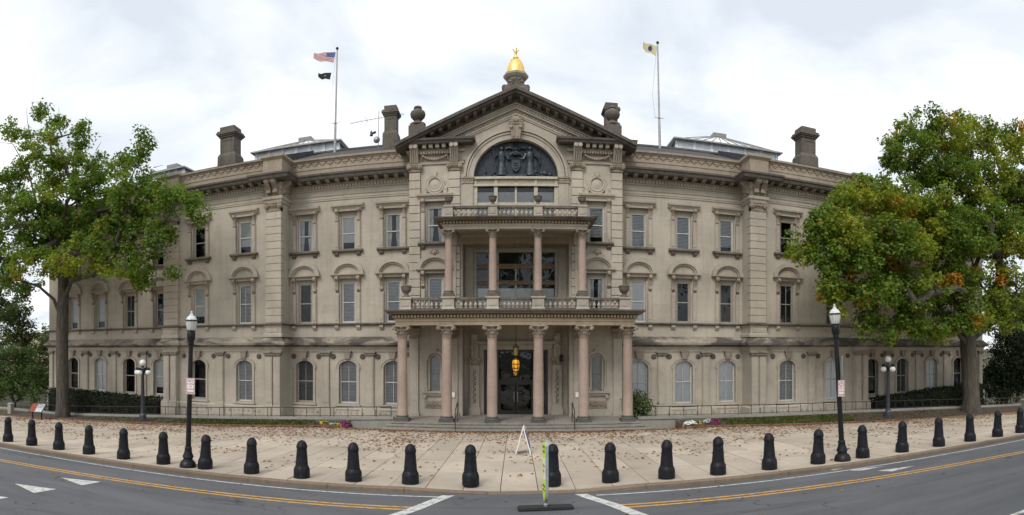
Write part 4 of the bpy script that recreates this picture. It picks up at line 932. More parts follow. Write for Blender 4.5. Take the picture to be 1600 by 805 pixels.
# quoin pilasters, capitals, consoles of the pavilion
for s in (-1, 1):
    for x0, x1 in ((4.71, 5.27), (2.73, 3.29)):
        xc = s*(x0+x1)/2; hf = (x1-x0)/2
        quoins(xc, hf, YPV-0.1, 4.95, 11.86, 0.14, 17)
        ionic('pilaster_capital', xc, hf+0.03, YPV-0.12, 11.88, 12.24)
        m = MB(); m.prism_x([(YPV, 13.12), (YPV-0.5, 13.12), (YPV-0.5, 13.0), (YPV-0.36, 12.82), (YPV-0.24, 12.55), (YPV-0.16, 12.3), (YPV, 12.24)], xc-hf*0.72, xc+hf*0.72)
        for q in (-1, 1): m.lathe([(0.1, 0), (0.1, 0.12)], xc+q*hf*0.38, YPV-0.45, 13.0, 12, 'y')
        for k in range(4): m.tube([(xc-hf*0.55+k*hf*0.37, YPV-0.43, 12.86), (xc-hf*0.55+k*hf*0.37, YPV-0.2, 12.36)], 0.03, 6)
        m.obj('console', 'trim_stone', B, True)
    q0, q1 = sorted((s*2.62, s*5.27)); P3 = [(q0, YPV+0.4), (q0, YPV), (q1, YPV), (q1, YPV+0.4)] if s > 0 else [(q0, YA+0.2), (q0, YPV), (q1, YPV), (q1, YPV+0.4)]
    P3 = [(q0, YPV+0.3 if s > 0 else YA+0.2), (q0, YPV), (q1, YPV), (q1, YA+0.2 if s > 0 else YPV+0.3)]
    MB().mould(P3, [(-0.05, 12.24), (0.07, 12.24), (0.09, 12.34), (0.13, 12.38), (-0.05, 12.40)]).obj('fascia', 'trim_stone', B)
    MB().mould(P3, [(-0.05, 12.82), (0.12, 12.82), (0.14, 12.94), (-0.05, 12.96)]).obj('bed_mould', 'trim_stone', B)
    MB().mould(P3, [(-0.05, 13.12), (0.54, 13.12), (0.56, 13.2), (0.64, 13.25), (0.66, 13.34), (-0.05, 13.37)]).obj('corona', 'corona_stone', B)
    m = MB(); x = q0+0.5
    while x < q1-0.4: m.box(x-0.045, x+0.045, YPV-0.2, YPV, 12.72, 12.83); x += 0.13
    tag(m.obj('dentil_row', 'trim_stone', B), kind='stuff')
    m = MB()
    for k in range(4): xx = s*(3.5+k*0.32); m.box(xx-0.09, xx+0.09, YPV-0.42, YPV, 12.96, 13.118)
    tag(m.obj('modillion_row', 'trim_stone', B), kind='stuff')
    # swag, oculus
    m = MB(); pts = [(s*PW+0.62*t, YPV-0.12, 12.66-0.2*(1-t*t)) for t in [-1+0.1*i for i in range(21)]]
    m.tube(pts, [0.035+0.05*(1-abs(-1+0.1*i)) for i in range(21)], 8)
    for q in (-1, 1): m.tube([(s*PW+q*0.62, YPV-0.1, 12.72), (s*PW+q*0.66, YPV-0.1, 12.42)], [0.05, 0.03], 7); m.lathe([(0.07, 0), (0.04, 0.08)], s*PW+q*0.62, YPV-0.08, 12.7, 10, 'y')
    for k in range(11): t = -0.9+0.18*k; m.blob((s*PW+0.62*t, YPV-0.17, 12.65-0.2*(1-t*t)), (0.06, 0.05, 0.06), 6, 4)
    m.obj('swag', 'capital_stone', B, True)
    m = MB(); m.lathe([(0.5, 0), (0.5, 0.08), (0.46, 0.12), (0.40, 0.1), (0.37, 0.14), (0.31, 0.13), (0.29, 0.06), (0.24, 0.07), (0.1, 0.12), (0.0, 0.13)], s*PW, YPV, 11.24, 28, 'y')
    for q in (-1, 1): m.box(s*PW+q*0.5-0.09, s*PW+q*0.5+0.09, YPV-0.09, YPV, 10.78, 11.05); m.lathe([(0.1, 0), (0.1, 0.1)], s*PW+q*0.52, YPV, 11.08, 10, 'y')
    m.box(s*PW-0.6, s*PW+0.6, YPV-0.1, YPV, 10.72, 10.80); m.prism_y([(s*PW-0.07, 11.6), (s*PW+0.07, 11.6), (s*PW+0.11, 11.84), (s*PW-0.11, 11.84)], YPV-0.16, YPV)
    m.obj('oculus', 'trim_stone', B, True)
    # carved crest on the second-floor pediment
    m = MB(); m.blob((s*PW, YPV-0.22, ZS2+3.3), (0.14, 0.1, 0.14))
    for k in range(5): a = pi*k/4; m.blob((s*PW+0.17*cos(a), YPV-0.22, ZS2+3.28+0.17*sin(a)), (0.07, 0.07, 0.07), 6, 4)
    m.obj('crest', 'capital_stone', B, True)
    # ground-floor arched window
    m = MB(); xw = s*PW
    def ap(w, z, n_=12): return [(xw-w*cos(pi*i/n_), z+w*sin(pi*i/n_)) for i in range(n_+1)]
    ring(m, [(xw-0.25, 1.05)]+ap(0.25, 2.55)+[(xw+0.25, 1.05)], [(xw-0.33, 1.05)]+ap(0.33, 2.55)+[(xw+0.33, 1.05)], YPV-0.04, YPV+0.2)
    ring(m, ap(0.36, 2.55), ap(0.5, 2.55), YPV-0.12, YPV)
    for q in (-1, 1): m.lathe([(0.07, 1.2), (0.055, 1.3), (0.05, 2.35), (0.075, 2.5), (0.09, 2.55)], xw+q*0.43, YPV-0.06, 0, 10); m.box(xw+q*0.43-0.09, xw+q*0.43+0.09, YPV-0.16, YPV, 1.05, 1.2)
    m.prism_y([(xw-0.1, 3.02), (xw+0.1, 3.02), (xw+0.14, 3.15), (xw-0.14, 3.15)], YPV-0.15, YPV)
    o = m.obj('window', 'trim_stone', B, True)
    m = MB(); m.box(xw-0.62, xw+0.62, YPV-0.2, YPV+0.1, 0.95, 1.04); m.box(xw-0.55, xw+0.55, YPV-0.12, YPV, 0.83, 0.95)
    for q in (-1, 1): m.box(xw+q*0.5-0.07, xw+q*0.5+0.07, YPV-0.14, YPV, 0.7, 0.83)
    m.obj('sill', 'trim_stone', o)
    m = MB(); m.box(xw-0.25, xw+0.25, YPV+0.1, YPV+0.15, 1.86, 1.9)
    for q in (-1, 1): m.box(xw+q*0.235-0.02, xw+q*0.235+0.02, YPV+0.1, YPV+0.15, 1.05, 2.6)
    m.box(xw-0.25, xw+0.25, YPV+0.1, YPV+0.15, 1.04, 1.09); m.obj('sash', 'wood_grey', o)
    MB().add([(xw-0.26, YPV+0.14, 1.04), (xw+0.26, YPV+0.14, 1.04), (xw+0.26, YPV+0.14, 2.82), (xw-0.26, YPV+0.14, 2.82)], [(0, 1, 2, 3)]).obj('pane', 'window_glass', o, fix=False)
    MB().box(xw-0.3, xw+0.3, YPV+0.19, YPV+0.21, 1.0, 2.9).obj('blind', 'blind_grey', o)
    m = MB(); m.box(xw-0.52, xw+0.52, YPV-0.04, YPV, 0.2, 0.56)
    rr = random.Random(9)
    for k in range(9):
        x = xw-0.42+k*0.105; m.lathe([(0.055, 0), (0.03, 0.05)], x, YPV-0.04, 0.38+0.07*sin(k*1.57), 8, 'y'); m.tube([(x, YPV-0.06, 0.26), (x+0.05, YPV-0.07, 0.38), (x, YPV-0.06, 0.5)], 0.018, 5)
    m.obj('carved_panel', 'capital_stone', B)
    # wall responds behind the columns
    for x in (5.02, 3.06):
        m = MB(); m.box(s*x-0.21, s*x+0.21, YPV-0.1, YPV, 0.0, 3.62); m.box(s*x-0.27, s*x+0.27, YPV-0.18, YPV, -0.3, 0.0); o2 = m.obj('respond', 'trim_stone', B)
        m = MB(); m.frustum(s*x, YPV-0.06, 3.62, 4.05, 0.22, 0.06, 0.3, 0.14); m.box(s*x-0.31, s*x+0.31, YPV-0.22, YPV, 4.05, 4.14)
        for k in range(5): m.blob((s*x-0.22+k*0.11, YPV-0.15, 3.75), (0.05, 0.04, 0.1), 6, 4); m.blob((s*x-0.25+k*0.125, YPV-0.19, 3.95), (0.05, 0.04, 0.07), 6, 4)
        m.obj('capital', 'capital_stone', o2)

# ---- raking cornice
def chevron(name, d1, d0, out_, mat, full=False, y1=YPV):
    if full: xu, xl = 5.86, 5.86
    else: xu, xl = (TOP-13.36+d1)/SL, (TOP-13.36+d0)/SL
    for s in (-1, 1):
        MB().prism_y([(0, rake(0, d1)), (s*xu, rake(xu, d1)), (s*xl, rake(xl, d0)), (0, rake(0, d0))], y1-out_, y1).obj(name, mat, B)
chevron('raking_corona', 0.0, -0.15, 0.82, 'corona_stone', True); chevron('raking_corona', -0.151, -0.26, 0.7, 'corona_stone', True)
chevron('raking_soffit', -0.261, -0.55, 0.14, 'soot_shade_stone'); chevron('raking_bed', -0.551, -0.6, 0.2, 'trim_stone'); chevron('raking_bed', -0.601, -0.76, 0.1, 'trim_stone')
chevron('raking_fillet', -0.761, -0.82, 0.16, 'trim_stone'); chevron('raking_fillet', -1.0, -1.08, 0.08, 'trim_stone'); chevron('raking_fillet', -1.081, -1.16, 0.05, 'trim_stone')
for s in (-1, 1):
    m = MB(); x = 0.28; W_ = 0.085
    while x < 4.7: m.add([(s*(x-W_), YPV-0.56, rake(x-W_, -0.262)), (s*(x+W_), YPV-0.56, rake(x+W_, -0.262)), (s*(x+W_), YPV-0.13, rake(x+W_, -0.262)), (s*(x-W_), YPV-0.13, rake(x-W_, -0.262)),
        (s*(x-W_), YPV-0.56, rake(x-W_, -0.38)), (s*(x+W_), YPV-0.56, rake(x+W_, -0.38)), (s*(x+W_), YPV-0.13, rake(x+W_, -0.45)), (s*(x-W_), YPV-0.13, rake(x-W_, -0.45))],
        [(0,3,2,1), (4,5,6,7), (0,1,5,4), (1,2,6,5), (2,3,7,6), (3,0,4,7)]); x += 0.42
    tag(m.obj('modillion_row', 'soot_shade_stone', B), kind='stuff')
    m = MB(); x = 0.12
    while x < 3.85: m.prism_y([(s*(x-0.04), rake(x-0.04, -0.62)), (s*(x+0.04), rake(x+0.04, -0.62)), (s*(x+0.04), rake(x+0.04, -0.73)), (s*(x-0.04), rake(x-0.04, -0.73))], YPV-0.17, YPV-0.095); x += 0.13
    tag(m.obj('dentil_row', 'trim_stone', B), kind='stuff')
    m = MB(); x = 0.1
    while x < 3.3: m.blob((s*x, YPV-0.02, rake(x, -0.92)), (0.05, 0.05, 0.05), 6, 4); x += 0.16
    tag(m.obj('bead_row', 'trim_stone', B), kind='stuff')
    m = MB(); m.add([(0, YPV-0.1, TOP), (s*5.9, YPV-0.1, rake(5.9)), (s*5.9, 42, rake(5.9)), (0, 42, TOP)], [(0, 1, 2, 3)]); m.obj('roof', 'slate', B, fix=False)
    # urns on pedestals at the shoulders
    xu = s*4.98 - 0.04
    m = MB(); m.box(xu-0.42, xu+0.42, 28.0, 28.8, 13.2, 14.5); m.box(xu-0.36, xu+0.36, 28.05, 28.75, 14.5, 14.62); m.lathe([(0.42, 14.62), (0.40, 14.7), (0.2, 14.8), (0.17, 14.86), (0.22, 14.9), (0.36, 15.05), (0.40, 15.2), (0.36, 15.32), (0.22, 15.42), (0.17, 15.46), (0.22, 15.5), (0.19, 15.58), (0.06, 15.64)], xu, 28.4, 0, 20)
    m.obj('shoulder_urn', 'soot_shade_stone', B, True)
# acroterion and gilded cupola behind the apex
m = MB(); m.frustum(0, 27.2, 15.4, 15.78, 0.62, 0.5, 0.5, 0.4)
for k in range(7): a = pi*k/6; m.tube([(0, 26.95, 15.72), (0.26*cos(a), 26.85, 15.8+0.28*sin(a)), (0.42*cos(a), 26.9, 15.78+0.42*sin(a))], [0.07, 0.09, 0.07], 7)
m.lathe([(0.42, 15.72), (0.44, 15.9), (0.4, 16.1), (0.3, 16.22)], 0, 27.25, 0, 16)
for q in (-1, 1): m.lathe([(0.13, 0), (0.13, 0.2)], q*0.55, 27.0, 15.66, 12, 'y')
m.obj('acroterion', 'soot_shade_stone', B, True)
m = MB(); m.lathe([(0.46, 15.0), (0.46, 18.3), (0.5, 18.35), (0.5, 18.42)], 0, 32, 0, 8); o = m.obj('cupola', 'soot_shade_stone', B)
m = MB(); m.lathe([(0.5, 18.42), (0.62, 18.5), (0.72, 18.62), (0.73, 18.72), (0.6, 18.76)], 0, 32, 0, 8); m.obj('cupola_cornice', 'trim_stone', o)
m = MB(); m.lathe([(0.52, 18.76), (0.52, 18.9), (0.505, 19.05), (0.475, 19.2), (0.425, 19.36), (0.35, 19.5), (0.26, 19.6), (0.15, 19.67), (0.12, 19.7)], 0, 32, 0, 28)
m.obj('gilded_dome', 'gold', o, True)
m = MB()
for k in range(8):
    a = 2*pi*(k+0.5)/8; m.tube([(0.515*cos(a), 32+0.515*sin(a), 18.9), (0.475*cos(a), 32+0.475*sin(a), 19.2), (0.29*cos(a), 32+0.29*sin(a), 19.6), (0.12*cos(a), 32+0.12*sin(a), 19.69)], 0.018, 5)
m.lathe([(0.12, 19.68), (0.17, 19.72), (0.17, 19.77), (0.09, 19.8), (0.06, 19.9), (0.08, 19.95), (0.05, 20.0), (0.04, 20.3), (0.0, 20.5)], 0, 32, 0, 12)
for k in range(4): a = k*pi/2+0.3; m.tube([(0.04*cos(a), 32+0.04*sin(a), 20.02), (0.15*cos(a), 32+0.15*sin(a), 20.22), (0.22*cos(a), 32+0.22*sin(a), 20.2)], [0.035, 0.03, 0.01], 6)
m.obj('finial', 'gold', o, True)

# ---- columns
def corinthian(r, h):
    m = MB(); m.lathe([(r*0.86, 0), (r*0.95, h*0.05), (r*0.88, h*0.1), (r*0.86, h*0.5), (r*1.0, h*0.78), (r*1.22, h*0.88)], 0, 0, 0, 16)
    for rowz, rh, k0, rr in ((0.08, 0.36, 0, 1.0), (0.34, 0.36, 0.5, 1.06)):
        for k in range(8):
            a = 2*pi*(k+k0)/8; c, s_ = cos(a), sin(a); t = (-s_, c)
            pts = [(rr*r*0.92, rowz), (rr*r*1.0, rowz+rh*0.6), (rr*r*1.28, rowz+rh*0.95), (rr*r*1.5, rowz+rh*0.85), (rr*r*1.42, rowz+rh*0.66)]; ws = [0.3, 0.36, 0.3, 0.2, 0.06]; vs = []
            for (q, zq), w in zip(pts, ws):
                for e in (-1, 0, 1): d = q+(0.06*r if e == 0 else 0); vs.append((d*c+t[0]*e*w*r, d*s_+t[1]*e*w*r, zq*h))
            m.add(vs, [(i*3+j, i*3+j+1, (i+1)*3+j+1, (i+1)*3+j) for i in range(4) for j in range(2)])
    for k in range(4):
        a = pi/4+k*pi/2; c, s_ = cos(a), sin(a); q = r*1.95
        m.xf(Matrix.Identity(4)); mm = MB(); mm.lathe([(h*0.15, -r*0.22), (h*0.15, r*0.22)], 0, 0, 0, 10, 'y'); mm.xf(Matrix.Translation((q*c, q*s_, h*0.78)) @ Matrix.Rotation(a, 4, 'Z')); m.add(mm.v, mm.f)
        m.tube([(r*0.9*c, r*0.9*s_, h*0.45), (r*1.35*c, r*1.35*s_, h*0.72), (q*c, q*s_, h*0.88)], [r*0.12, r*0.16, r*0.14], 6)
        a2 = k*pi/2; m.blob((r*1.25*cos(a2), r*1.25*sin(a2), h*0.9), (r*0.2, r*0.2, h*0.09), 8, 5)
    w = r*1.62; cpt = r*1.2; poly = []
    for k in range(4):
        a = k*pi/2; 
        for u, d in ((-0.86, 1.0), (0, 0.82), (0.86, 1.0)):
            x, y = w*d, w*u; poly.append((x*cos(a)-y*sin(a), x*sin(a)+y*cos(a)))
    n_ = len(poly); m.add([(x, y, h*0.9) for x, y in poly]+[(x, y, h) for x, y in poly], [tuple(range(n_-1, -1, -1)), tuple(range(n_, 2*n_))]+[(i, (i+1) % n_, n_+(i+1) % n_, n_+i) for i in range(n_)])
    return m.mesh('capital', 'capital_stone', True)
def shaft(r, h):
    m = MB(); m.lathe([(r*1.05, 0), (r*1.05, 0.03), (r, 0.06), (r, h*0.33), (r*0.95, h*0.66), (r*0.87, h-0.06), (r*0.93, h-0.05), (r*0.93, h)], 0, 0, 0, 24); return m.mesh('shaft', 'granite_pink', True)
def colbase(r, h, mat):
    m = MB(); w = r*1.42; m.box(-w, w, -w, w, 0, h*0.38); m.lathe([(r*1.36, h*0.38), (r*1.42, h*0.5), (r*1.34, h*0.62), (r*1.18, h*0.68), (r*1.16, h*0.78), (r*1.24, h*0.86), (r*1.18, h*0.97), (r*1.05, h)], 0, 0, 0, 24); return m.mesh('base', mat, True)
def columns(xs, Y, z0, z1, r, hb_, hc, bm_, lab):
    ms = shaft(r, z1-z0-hb_-hc), colbase(r, hb_, bm_), corinthian(r, hc)
    for x in xs:
        o = inst('column', ms[0], B, (x, Y, z0+hb_)); inst('base', ms[1], o, (0, 0, -hb_)); inst('capital', ms[2], o, (0, 0, z1-z0-hb_-hc))
YL, YU = 25.3, 25.75; FL = -0.19
LX = (-5.2, -3.14, -1.07, 1.02, 3.08, 5.12); UX = (-3.10, -1.06, 1.02, 3.06)
columns(LX, YL, FL, 4.2, 0.24, 0.27, 0.6, 'granite_grey', 'lower')
columns(UX, YU, 5.55, 8.62, 0.185, 0.26, 0.42, 'soot_shade_stone', 'upper')
# upper side responds
for x in (-3.08, 3.04):
    m = MB(); m.box(x-0.16, x+0.16, YPV-0.14, YPV, 4.9, 8.2); m.box(x-0.22, x+0.22, YPV-0.2, YPV, 8.2, 8.62); m.obj('respond', 'trim_stone', B)

# ---- entablatures of the two porches
def porch(xh, yf, z0, z1, xoff, mats, dent):
    P = [(-xh+xoff, YPV), (-xh+xoff, yf), (xh+xoff, yf), (xh+xoff, YPV)]; h = z1-z0
    MB().mould(P, [(-0.46, z0), (0, z0), (0, z0+h*0.24), (0.03, z0+h*0.25), (0.03, z0+h*0.42), (0.07, z0+h*0.46), (-0.46, z0+h*0.46)]).obj('architrave', mats[0], B)
    MB().mould(P, [(-0.4, z0+h*0.46), (0.04, z0+h*0.46), (0.04, z0+h*0.68), (0.16, z0+h*0.70), (-0.4, z0+h*0.70)]).obj('frieze', 'soot_shade_stone', B)  # dark colour paints the shade in the gaps behind the dentils
    MB().mould(P, [(-0.4, z0+h*0.70), (0.30, z0+h*0.72), (0.34, z0+h*0.82), (0.42, z0+h*0.9), (0.44, z1), (-0.4, z1)]).obj('cornice', mats[2], B)
    m = MB(); x = -xh+xoff
    while x < xh+xoff: m.box(x, x+0.085, yf-0.15, yf-0.035, z0+h*0.50, z0+h*0.665); x += 0.15
    for q in (-1, 1):
        y = yf
        while y < YPV: a, b = sorted((q*xh+xoff+q*0.035, q*xh+xoff+q*0.15)); m.box(a, b, y, y+0.085, z0+h*0.50, z0+h*0.665); y += 0.15
    tag(m.obj('dentil_row', 'dentil_stone', B), kind='stuff')
    MB().box(-xh+xoff-0.05, xh+xoff+0.05, yf+0.05, YPV+0.0, z1-0.12, z1-0.01).obj('deck', 'soot_shade_stone', B)
    m = MB(); m.box(-xh+xoff+0.3, xh+xoff-0.3, yf+0.3, YPV, z0+h*0.40, z0+h*0.46)
    m.obj('ceiling', mats[0], B)
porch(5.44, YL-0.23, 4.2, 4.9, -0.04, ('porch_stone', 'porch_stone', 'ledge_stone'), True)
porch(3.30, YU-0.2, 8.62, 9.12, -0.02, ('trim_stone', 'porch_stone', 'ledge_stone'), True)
for x in (-3.14, 3.08): MB().box(x-0.2, x+0.2, YL+0.2, YPV, 4.2, 4.5).obj('ceiling_beam', 'porch_stone', B)
for z0, z1 in ((8.3, 8.6), (4.3, 4.92)): MB().box(-2.62, 2.62, YPV, YR, z0, z1).obj('ceiling', 'porch_stone', B)
for x0, x1 in ((-2.9, -1.25), (-0.87, 0.83), (1.2, 2.85)): MB().box(x0+0.1, x1-0.1, YU+0.2, YPV-0.2, 8.70, 8.78).obj('soffit_panel', 'porch_stone', B)

# ---- balustrades
def balu(h):
    m = MB(); m.lathe([(0.06, 0), (0.06, h*0.08), (0.035, h*0.12), (0.05, h*0.2), (0.085, h*0.36), (0.08, h*0.45), (0.04, h*0.66), (0.032, h*0.78), (0.055, h*0.86), (0.06, h*0.92), (0.06, h)], 0, 0, 0, 10); return m.mesh('baluster', 'trim_stone', True)
def balustrade(runs_, z0, z1, peds, pw, urn=None, name='balustrade'):
    h = z1-z0; bmesh_ = balu(h*0.62)
    for (xa, ya, xb, yb) in runs_:
        m = MB(); L = math.hypot(xb-xa, yb-ya)
        if abs(ya-yb) < 1e-6: a, b = sorted((xa, xb)); m.box(a, b, ya-0.11, ya+0.11, z1-h*0.18, z1); o = m.obj('balustrade_rail', 'ledge_stone', B); MB().box(a, b, ya-0.1, ya+0.1, z0, z0+h*0.2).obj('balustrade_plinth', 'soot_shade_stone', B)
        else: a, b = sorted((ya, yb)); m.box(xa-0.11, xa+0.11, a, b, z1-h*0.18, z1); o = m.obj('balustrade_rail', 'ledge_stone', B); MB().box(xa-0.1, xa+0.1, a, b, z0, z0+h*0.2).obj('balustrade_plinth', 'soot_shade_stone', B)
        n_ = max(1, int(L/0.2))
        for i in range(n_): f = (i+0.5)/n_; inst('baluster', bmesh_, B, (xa+(xb-xa)*f, ya+(yb-ya)*f, z0+h*0.2))
    for x, y in peds:
        m = MB(); m.frustum(x, y, z0, z0+0.14, pw*1.25, pw*1.25, pw*1.05, pw*1.05); m.box(x-pw, x+pw, y-pw, y+pw, z0+0.14, z1-0.1); m.box(x-pw*0.65, x+pw*0.65, y-pw-0.02, y-pw, z0+0.22, z1-0.18); m.frustum(x, y, z1-0.1, z1-0.04, pw, pw, pw*1.22, pw*1.22); m.box(x-pw*1.22, x+pw*1.22, y-pw*1.22, y+pw*1.22, z1-0.04, z1+0.03); m.obj('pedestal', 'trim_stone', B)
        if urn:
            m = MB(); k = urn; m.lathe([(0.22*k, 0), (0.22*k, 0.05*k), (0.12*k, 0.1*k), (0.1*k, 0.2*k), (0.2*k, 0.28*k), (0.25*k, 0.4*k), (0.25*k, 0.5*k), (0.28*k, 0.52*k), (0.28*k, 0.57*k), (0.18*k, 0.6*k), (0.05*k, 0.64*k)], x, y, z1+0.03, 18); m.obj('urn', 'soot_shade_stone', B, True)
YB1 = YU
g = 0.24
balustrade([(-4.88, YB1, -3.10-g, YB1)]+[(a+g, YB1, b-g, YB1) for a, b in zip(UX, UX[1:])]+[(3.06+g, YB1, 4.82, YB1), (-5.1, YB1+0.25, -5.1, YPV-0.15), (5.04, YB1+0.25, 5.04, YPV-0.15)], 4.9, 5.5, [(x, YB1) for x in UX], 0.27)
balustrade([], 4.9, 5.5, [(-5.1, YB1), (5.04, YB1)], 0.25, 0.95)
balustrade([(a+0.22, YU+0.05, b-0.22, YU+0.05) for a, b in zip(UX, UX[1:])]+[(-3.1, YU+0.3, -3.1, YPV), (3.06, YU+0.3, 3.06, YPV)], 9.12, 9.72, [(x, YU+0.05) for x in UX], 0.2, 0.72)

# ---- upper porch glazing
m = MB(); y = YR
for a, b in ((-2.12, -1.98), (1.98, 2.12), (-1.06, -0.86), (0.86, 1.06)): m.box(a, b, y-0.06, y+0.1, 4.92, 8.08)
m.box(-2.2, 2.2, y-0.1, y+0.1, 8.0, 8.2); m.box(-0.04, 0.04, y, y+0.08, 4.92, 7.3)
o = m.obj('window', 'wood_grey', B)
m = MB()
for z0, z1 in ((7.18, 7.42), (6.38, 6.58)): m.box(-1.98, 1.98, y-0.04, y+0.1, z0, z1); m.box(-1.98, 1.98, y-0.08, y-0.04, z1-0.06, z1)
m.obj('transom', 'wood_brown', o)
for a, b in ((-1.98, -1.06), (-0.86, 0.86), (1.06, 1.98)):
    for z0, z1 in ((7.42, 8.0), (6.58, 7.18), (4.95, 6.38)): MB().add([(a, y+0.06, z0), (b, y+0.06, z0), (b, y+0.06, z1), (a, y+0.06, z1)], [(0, 1, 2, 3)]).obj('pane', 'window_glass', o, fix=False)
MB().box(-2.3, 2.3, y+0.8, y+0.82, 4.8, 8.3).obj('interior', 'dark_room', o)
MB().box(-1.95, 1.95, y+0.12, y+0.13, 4.95, 6.2).obj('blind', 'shade_white', o)
for x in (-2.36, 2.36): MB().box(x-0.2, x+0.2, YR-0.07, YR, 4.92, 8.3).obj('jamb_pilaster', 'trim_stone', B)

# ---- entrance doors and their surround
m = MB(); y = YR
m.box(-1.62, -1.5, y-0.02, y+0.12, -0.19, 3.08); m.box(1.5, 1.62, y-0.02, y+0.12, -0.19, 3.08); m.box(-1.5, 1.5, y-0.02, y+0.12, 2.98, 3.08)
m.box(-0.98, -0.86, y, y+0.1, -0.19, 2.98); m.box(0.86, 0.98, y, y+0.1, -0.19, 2.98); m.box(-0.86, 0.86, y, y+0.1, 1.42, 1.56); m.box(-1.5, -0.98, y, y+0.1, -0.19, 0.1); m.box(0.98, 1.5, y, y+0.1, -0.19, 0.1)
fr = m.obj('door_frame', 'door_bronze', B)
for s in (-1, 1):
    m = MB(); a, b = sorted((s*0.02, s*0.86)); m.box(a, a+0.09, y+0.01, y+0.09, -0.18, 1.42); m.box(b-0.09, b, y+0.01, y+0.09, -0.18, 1.42); m.box(a+0.09, b-0.09, y+0.01, y+0.09, 1.32, 1.42); m.box(a+0.09, b-0.09, y+0.01, y+0.09, -0.18, 0.0); m.box(a+0.09, b-0.09, y+0.01, y+0.09, 0.56, 0.62)
    d = m.obj('door', 'door_bronze', B)
    MB().add([(a+0.09, y+0.05, 0), (b-0.09, y+0.05, 0), (b-0.09, y+0.05, 1.32), (a+0.09, y+0.05, 1.32)], [(0, 1, 2, 3)]).obj('pane', 'tint_glass', d, fix=False)
    MB().tube([(s*0.09, y-0.06, 0.45), (s*0.09, y-0.08, 0.55), (s*0.09, y-0.08, 0.85), (s*0.09, y-0.06, 0.95)], 0.018, 6).obj('handle', 'steel', d)
for a, b, z0, z1 in ((-0.86, 0.86, 1.56, 2.98), (-1.5, -0.98, 0.1, 2.98), (0.98, 1.5, 0.1, 2.98)): MB().add([(a, y+0.05, z0), (b, y+0.05, z0), (b, y+0.05, z1), (a, y+0.05, z1)], [(0, 1, 2, 3)]).obj('pane', 'tint_glass', fr, fix=False)
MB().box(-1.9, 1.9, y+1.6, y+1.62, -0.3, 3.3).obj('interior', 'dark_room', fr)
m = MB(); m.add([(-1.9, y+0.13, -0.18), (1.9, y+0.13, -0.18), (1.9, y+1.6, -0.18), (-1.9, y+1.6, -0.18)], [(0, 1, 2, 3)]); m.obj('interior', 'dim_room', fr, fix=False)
for s in (-1, 1):
    x = s*2.08
    m = MB(); m.box(x-0.3, x+0.3, YR-0.26, YR, -0.25, 0.12); m.box(x-0.24, x+0.24, YR-0.2, YR, 0.12, 2.3); m.box(x-0.27, x+0.27, YR-0.23, YR, 0.12, 0.2); o = m.obj('door_pilaster', 'trim_stone', B)
    m = MB(); m.frustum(x, YR-0.13, 2.3, 2.62, 0.24, 0.1, 0.34, 0.2); m.box(x-0.35, x+0.35, YR-0.34, YR, 2.62, 2.7)
    for k in range(5): m.blob((x-0.2+k*0.1, YR-0.26, 2.4), (0.05, 0.05, 0.1), 6, 4); m.blob((x-0.26+k*0.13, YR-0.32, 2.56), (0.05, 0.04, 0.06), 6, 4)
    m.obj('capital', 'capital_stone', o, True)
    m = MB(); m.box(x-0.17, x+0.17, YR-0.22, YR, 2.7, 3.75); console(m, x, 0.24, 3.9, 0.7, 0.34, YR-0.1)
    for k in range(7): m.blob((x, YR-0.24, 2.84+k*0.13), (0.07, 0.03, 0.05), 6, 4)
    m.obj('console', 'trim_stone', o)
    m = MB()
    for k in range(12):
        z = 0.42+k*0.145; q = 0.05 if k % 2 else -0.05
        m.tube([(x-0.07, YR-0.215, z-0.05), (x+q, YR-0.22, z), (x+0.07, YR-0.215, z+0.05)], 0.018, 5); m.lathe([(0.03, 0), (0.015, 0.03)], x-q*0.8, YR-0.2, z+0.06, 7, 'y')
    m.obj('carved_strip', 'soot_shade_stone', o)
m = MB(); m.mould([(-1.72, YR+0.05), (-1.72, YR), (1.72, YR), (1.72, YR+0.05)], [(-0.02, 3.1), (0.08, 3.1), (0.12, 3.3), (0.3, 3.4), (0.32, 3.5), (-0.02, 3.52)]); m.obj('door_cornice', 'trim_stone', B)
m = MB(); x = -1.7
while x < 1.7: m.box(x, x+0.06, YR-0.2, YR-0.11, 3.3, 3.39); x += 0.11
tag(m.obj('dentil_row', 'trim_stone', B), kind='stuff')

# ---- steps and porch floor, block by block
def stepline(y0, y1, z0, z1, xh, blk, seed):
    r = random.Random(seed); x = -xh
    while x < xh-0.05:
        x1 = min(xh, x+blk*r.uniform(0.8, 1.2)); x1 = xh if xh-x1 < 0.5 else x1
        m = MB(); dz = r.uniform(-0.004, 0.004); m.box(x+0.005, x1-0.005, y0+0.035, y1, z0, z1-0.05+dz); m.box(x+0.006, x1-0.006, y0, y1-0.002, z1-0.049+dz, z1+dz); m.obj('step_block', 'step_stone', B); x = x1
stepline(24.02, 24.45, -0.75, -0.375, 6.0, 1.9, 1); stepline(24.40, 24.85, -0.8, -0.28, 5.78, 1.9, 2); stepline(24.80, YR+0.1, -0.9, FL, 5.62, 1.6, 3)
